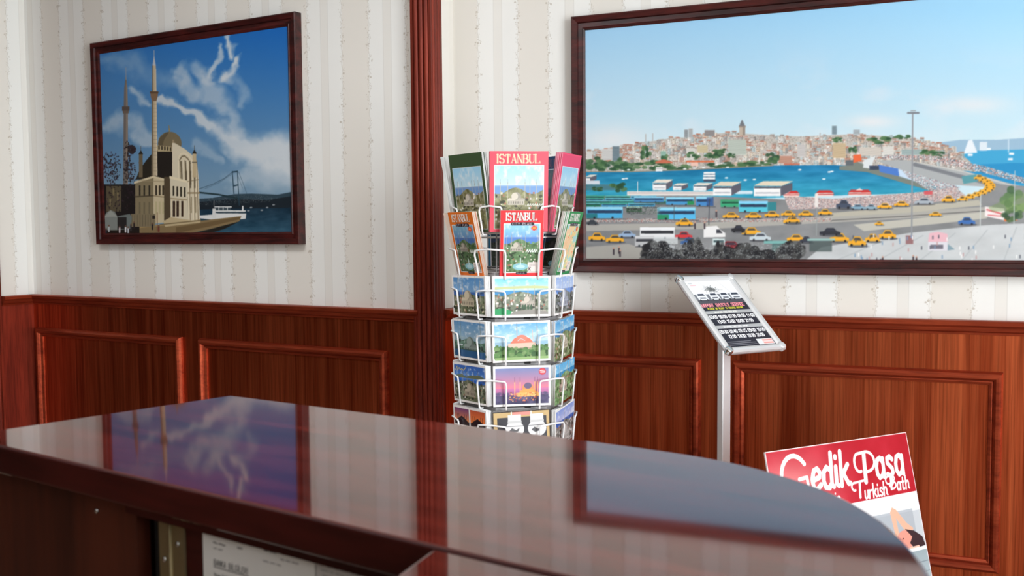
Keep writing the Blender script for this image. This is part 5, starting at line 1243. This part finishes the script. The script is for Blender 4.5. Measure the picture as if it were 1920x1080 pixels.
me = canvas_mesh('timetable', paint_shuttle(), SW-2*bd+.003, SH-2*bd+.003, .001); o = mesh_obj('timetable', me, M_card, stand)
sub(o, mS @ Matrix.Translation((0, -.0012, bd-.0015)))
o['label'] = 'airport shuttle timetable sheet'
mp_ = Matrix.Rotation(math.radians(54.3), 4, 'Z')
pole = MB().box(-.015, .015, -.011, .011, .008, ctr.z-.004, m=mp_).build('pole', M_alu, stand, bevel=.002)
MB().box(-.13, .13, -.13, .13, 0, .008, m=mp_).build('base_plate', M_alu, stand, bevel=.002)
MB().box(-.02, .02, -.052, .012, ctr.z-.012, ctr.z+.004, m=mp_).build('bracket', M_alu, stand)

# bath poster board with its strut
axp = board_axes(54.47, 14.12, -1.11); PW, PH = .5, .765
TR = Vector((-.0586, 2.70, .746)); pP = TR-axp[0]*PW/2-axp[1]*PH
if pP.z < .006: pP.z = .006
pe = empty('poster_board', mat=board_matrix(pP, axp))
tag(pe, 'red and white Turkish bath poster board leaning behind the curved counter end', 'poster')
me = canvas_mesh('poster_print', paint_bath(), PW, PH, .004, (244, 236, 234)); mesh_obj('poster_print', me, M_card, pe)
mi = pe.matrix_world.inverted()
st_ = MB(); foot = pP-Vector((axp[2].x, axp[2].y, 0)).normalized()*.26; foot.z = .006
hp = pP+axp[1]*.55-axp[2]*.006
st_.tube([mi @ hp, mi @ foot], .006, 6); st_.build('rear_strut', M_grey, pe)

# ------------------------------------------------------------------ reception counter
TOPZ, TH, CS = 1.132, .0190, .46      # a raised ledge of 18 mm board
IC = Vector((-.434, .821))*CS; dC = Vector((math.cos(-.21232), math.sin(-.21232))); nC = Vector((-dC.y, dC.x))
MC = Matrix(((dC.x, nC.x, 0, IC.x), (dC.y, nC.y, 0, IC.y), (0, 0, 1, 0), (0, 0, 0, 1)))
def catmull(pts, n=8):
    P_ = [Vector(p) for p in pts]; out = []
    for i in range(1, len(P_)-2):
        for k in range(n):
            t = k/n; a, b, c, d = P_[i-1:i+3]
            out.append(.5*((2*b)+(c-a)*t+(2*a-5*b+4*c-d)*t*t+(3*b-a-3*c+d)*t**3))
    out.append(P_[-2]); return out
seam_r = IC+dC*(.447*CS)
curve = catmull([(.02, .60), (seam_r.x/CS, seam_r.y/CS), (.006, .82), (.002, .908), (-.019, .995), (-.056, 1.088), (-.125, 1.184), (-.250, 1.272), (-.466, 1.328), (-.80, 1.389)], 8)
curve = [p*CS for p in curve]
BL = Vector((-1.192, 1.460))*CS; FL = Vector((-1.337, 1.015))*CS
main = [FL, IC]+curve[:-1]+[BL]
ctrn = empty('reception_counter', (IC.x, IC.y, 0))
tag(ctrn, 'glossy dark mahogany reception counter with a rounded end in the foreground', 'counter')
invc = Matrix.Translation((-IC.x, -IC.y, 0))
def cpart(o): o.matrix_local = invc; return o
mc_rot = Matrix(((dC.x, nC.x, 0, IC.x), (dC.y, nC.y, 0, IC.y), (0, 0, 1, 0), (0, 0, 0, 1)))
def in_counter(name, pts, z0, z1, mat, bevel):
    # mesh kept in the counter's own axes so that the grain runs along it
    mi_ = mc_rot.inverted(); q = [(mi_ @ Vector((p.x, p.y, 0))) for p in pts]
    o = MB().prism([(p.x, p.y) for p in q], z0, z1).build(name, mat, ctrn, bevel=bevel, bseg=3)
    o.matrix_local = invc @ mc_rot
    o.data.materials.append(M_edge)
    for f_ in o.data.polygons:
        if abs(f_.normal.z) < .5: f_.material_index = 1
    return o
in_counter('worktop', main, TOPZ-TH, TOPZ, M_top, .0022)
arm = [IC-nC*.0007, Vector((-.428, .70))*CS, Vector((-.424, -2.0))*CS, Vector((.016, -2.0))*CS, Vector((.018, .60))*CS, seam_r-nC*.0007]  # arm lengthened out of view so its body shades the staff side
in_counter('side_worktop', arm[::-1][::-1], TOPZ-TH-.0005, TOPZ-.0006, M_top, .0022)
def cbox(name, mat, u0, u1, v0, v1, z0, z1, parent=None, bevel=0):
    o = MB().box(u0, u1, v0, v1, z0, z1).build(name, mat, parent or ctrn, bevel=bevel)
    o.matrix_local = (invc @ mc_rot) if parent is None else Matrix.Identity(4); return o
ZB = TOPZ-TH
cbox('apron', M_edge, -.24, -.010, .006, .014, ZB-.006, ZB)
cbox('staff_panel', M_cpanel, -.400, -.237, .011, .020, 0, ZB)
cbox('recess_shade', M_dark, -.237, -.2125, .023, .028, 0, ZB)  # black strip backing the recess, its shade put in as colour
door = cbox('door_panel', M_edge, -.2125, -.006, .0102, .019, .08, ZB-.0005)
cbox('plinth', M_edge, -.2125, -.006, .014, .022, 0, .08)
# two leaves of the piano hinge with the knuckle and screws
cbox('hinge', M_brass, -.2123, -.2022, .0088, .0100, .40, ZB-.0075, parent=door)
MB().box(-.2003, -.1893, .0088, .0100, .40, ZB-.0075).build('hinge_leaf', M_brass, door)
MB().tube([(-.2013, .0086, .40), (-.2013, .0086, ZB-.0075)], .0011, 8).build('hinge_knuckle', M_brass, door)
for i in range(6):
    for uu, zo in ((-.2072, -.021), (-.1948, -.010)):
        z = ZB-.0075+zo-i*.046
        s_ = MB(); s_.tube([(uu, .0089, z), (uu, .0080, z)], .0016, 10); s_.build('screw', M_screw, door)
s_ = MB(); s_.tube([(-.277, .0115, ZB-.012), (-.277, .0098, ZB-.012)], .0015, 10); o = s_.build('screw', M_screw, ctrn); o.matrix_local = invc @ mc_rot
# customer side skirts that carry the top (set in from the edge)
def inset(pts, d):
    out = []; n = len(pts)
    for i in range(n):
        a, b, c = pts[i-1], pts[i], pts[(i+1) % n]
        d1 = (b-a).normalized(); d2 = (c-b).normalized(); n1 = Vector((-d1.y, d1.x)); n2 = Vector((-d2.y, d2.x))
        m_ = (n1+n2).normalized(); out.append(b+m_*d/max(.35, m_.dot(n1)))
    return out
outer = curve+[BL, FL+Vector((.0, .0))]
o1 = inset(outer, .023); o2 = inset(outer, .032)
sk = MB(); n_ = len(o1)
for i in range(n_-1):
    a, b, c, d = o1[i], o1[i+1], o2[i+1], o2[i]
    if i == n_-2: b = FL+(BL-FL)*.12+dC*.023; c = b+dC*.009
    sk.prism([a, b, c, d], 0, ZB)
cpart(sk.build('customer_panel', M_cpanel, ctrn))
ap = MB().prism([Vector(p)*CS for p in ((-.405, -1.95), (-.387, -1.95), (-.387, .79), (-.405, .80))], 0, ZB-.0006); cpart(ap.build('side_panel', M_cpanel, ctrn))
ap = MB().prism([Vector(p)*CS for p in ((-.05, -1.95), (-.032, -1.95), (-.032, .72), (-.05, .72))], 0, ZB-.0006); cpart(ap.build('side_panel', M_cpanel, ctrn))

# sheets of paper hung on the counter door
def sheet(cv, u0, u1, ztop, h, label, off):
    me = canvas_mesh('paper_sheet', cv, u1-u0, h, .0004, (225, 225, 222))
    o = mesh_obj('paper_sheet', me, M_paper); o.matrix_world = mc_rot @ Matrix.Translation(((u0+u1)/2, off, ztop-h)); tag(o, label, 'paper'); return o
sheet(paint_bank_note(), -.1738, -.0856, ZB-.003, .125, 'white sheet with a bank details list hanging under the counter top', .0096)
sheet(paint_form(), -.0849, -.0207, ZB-.003, .09, 'grey densely printed sheet beside the white bank details sheet', .0097)
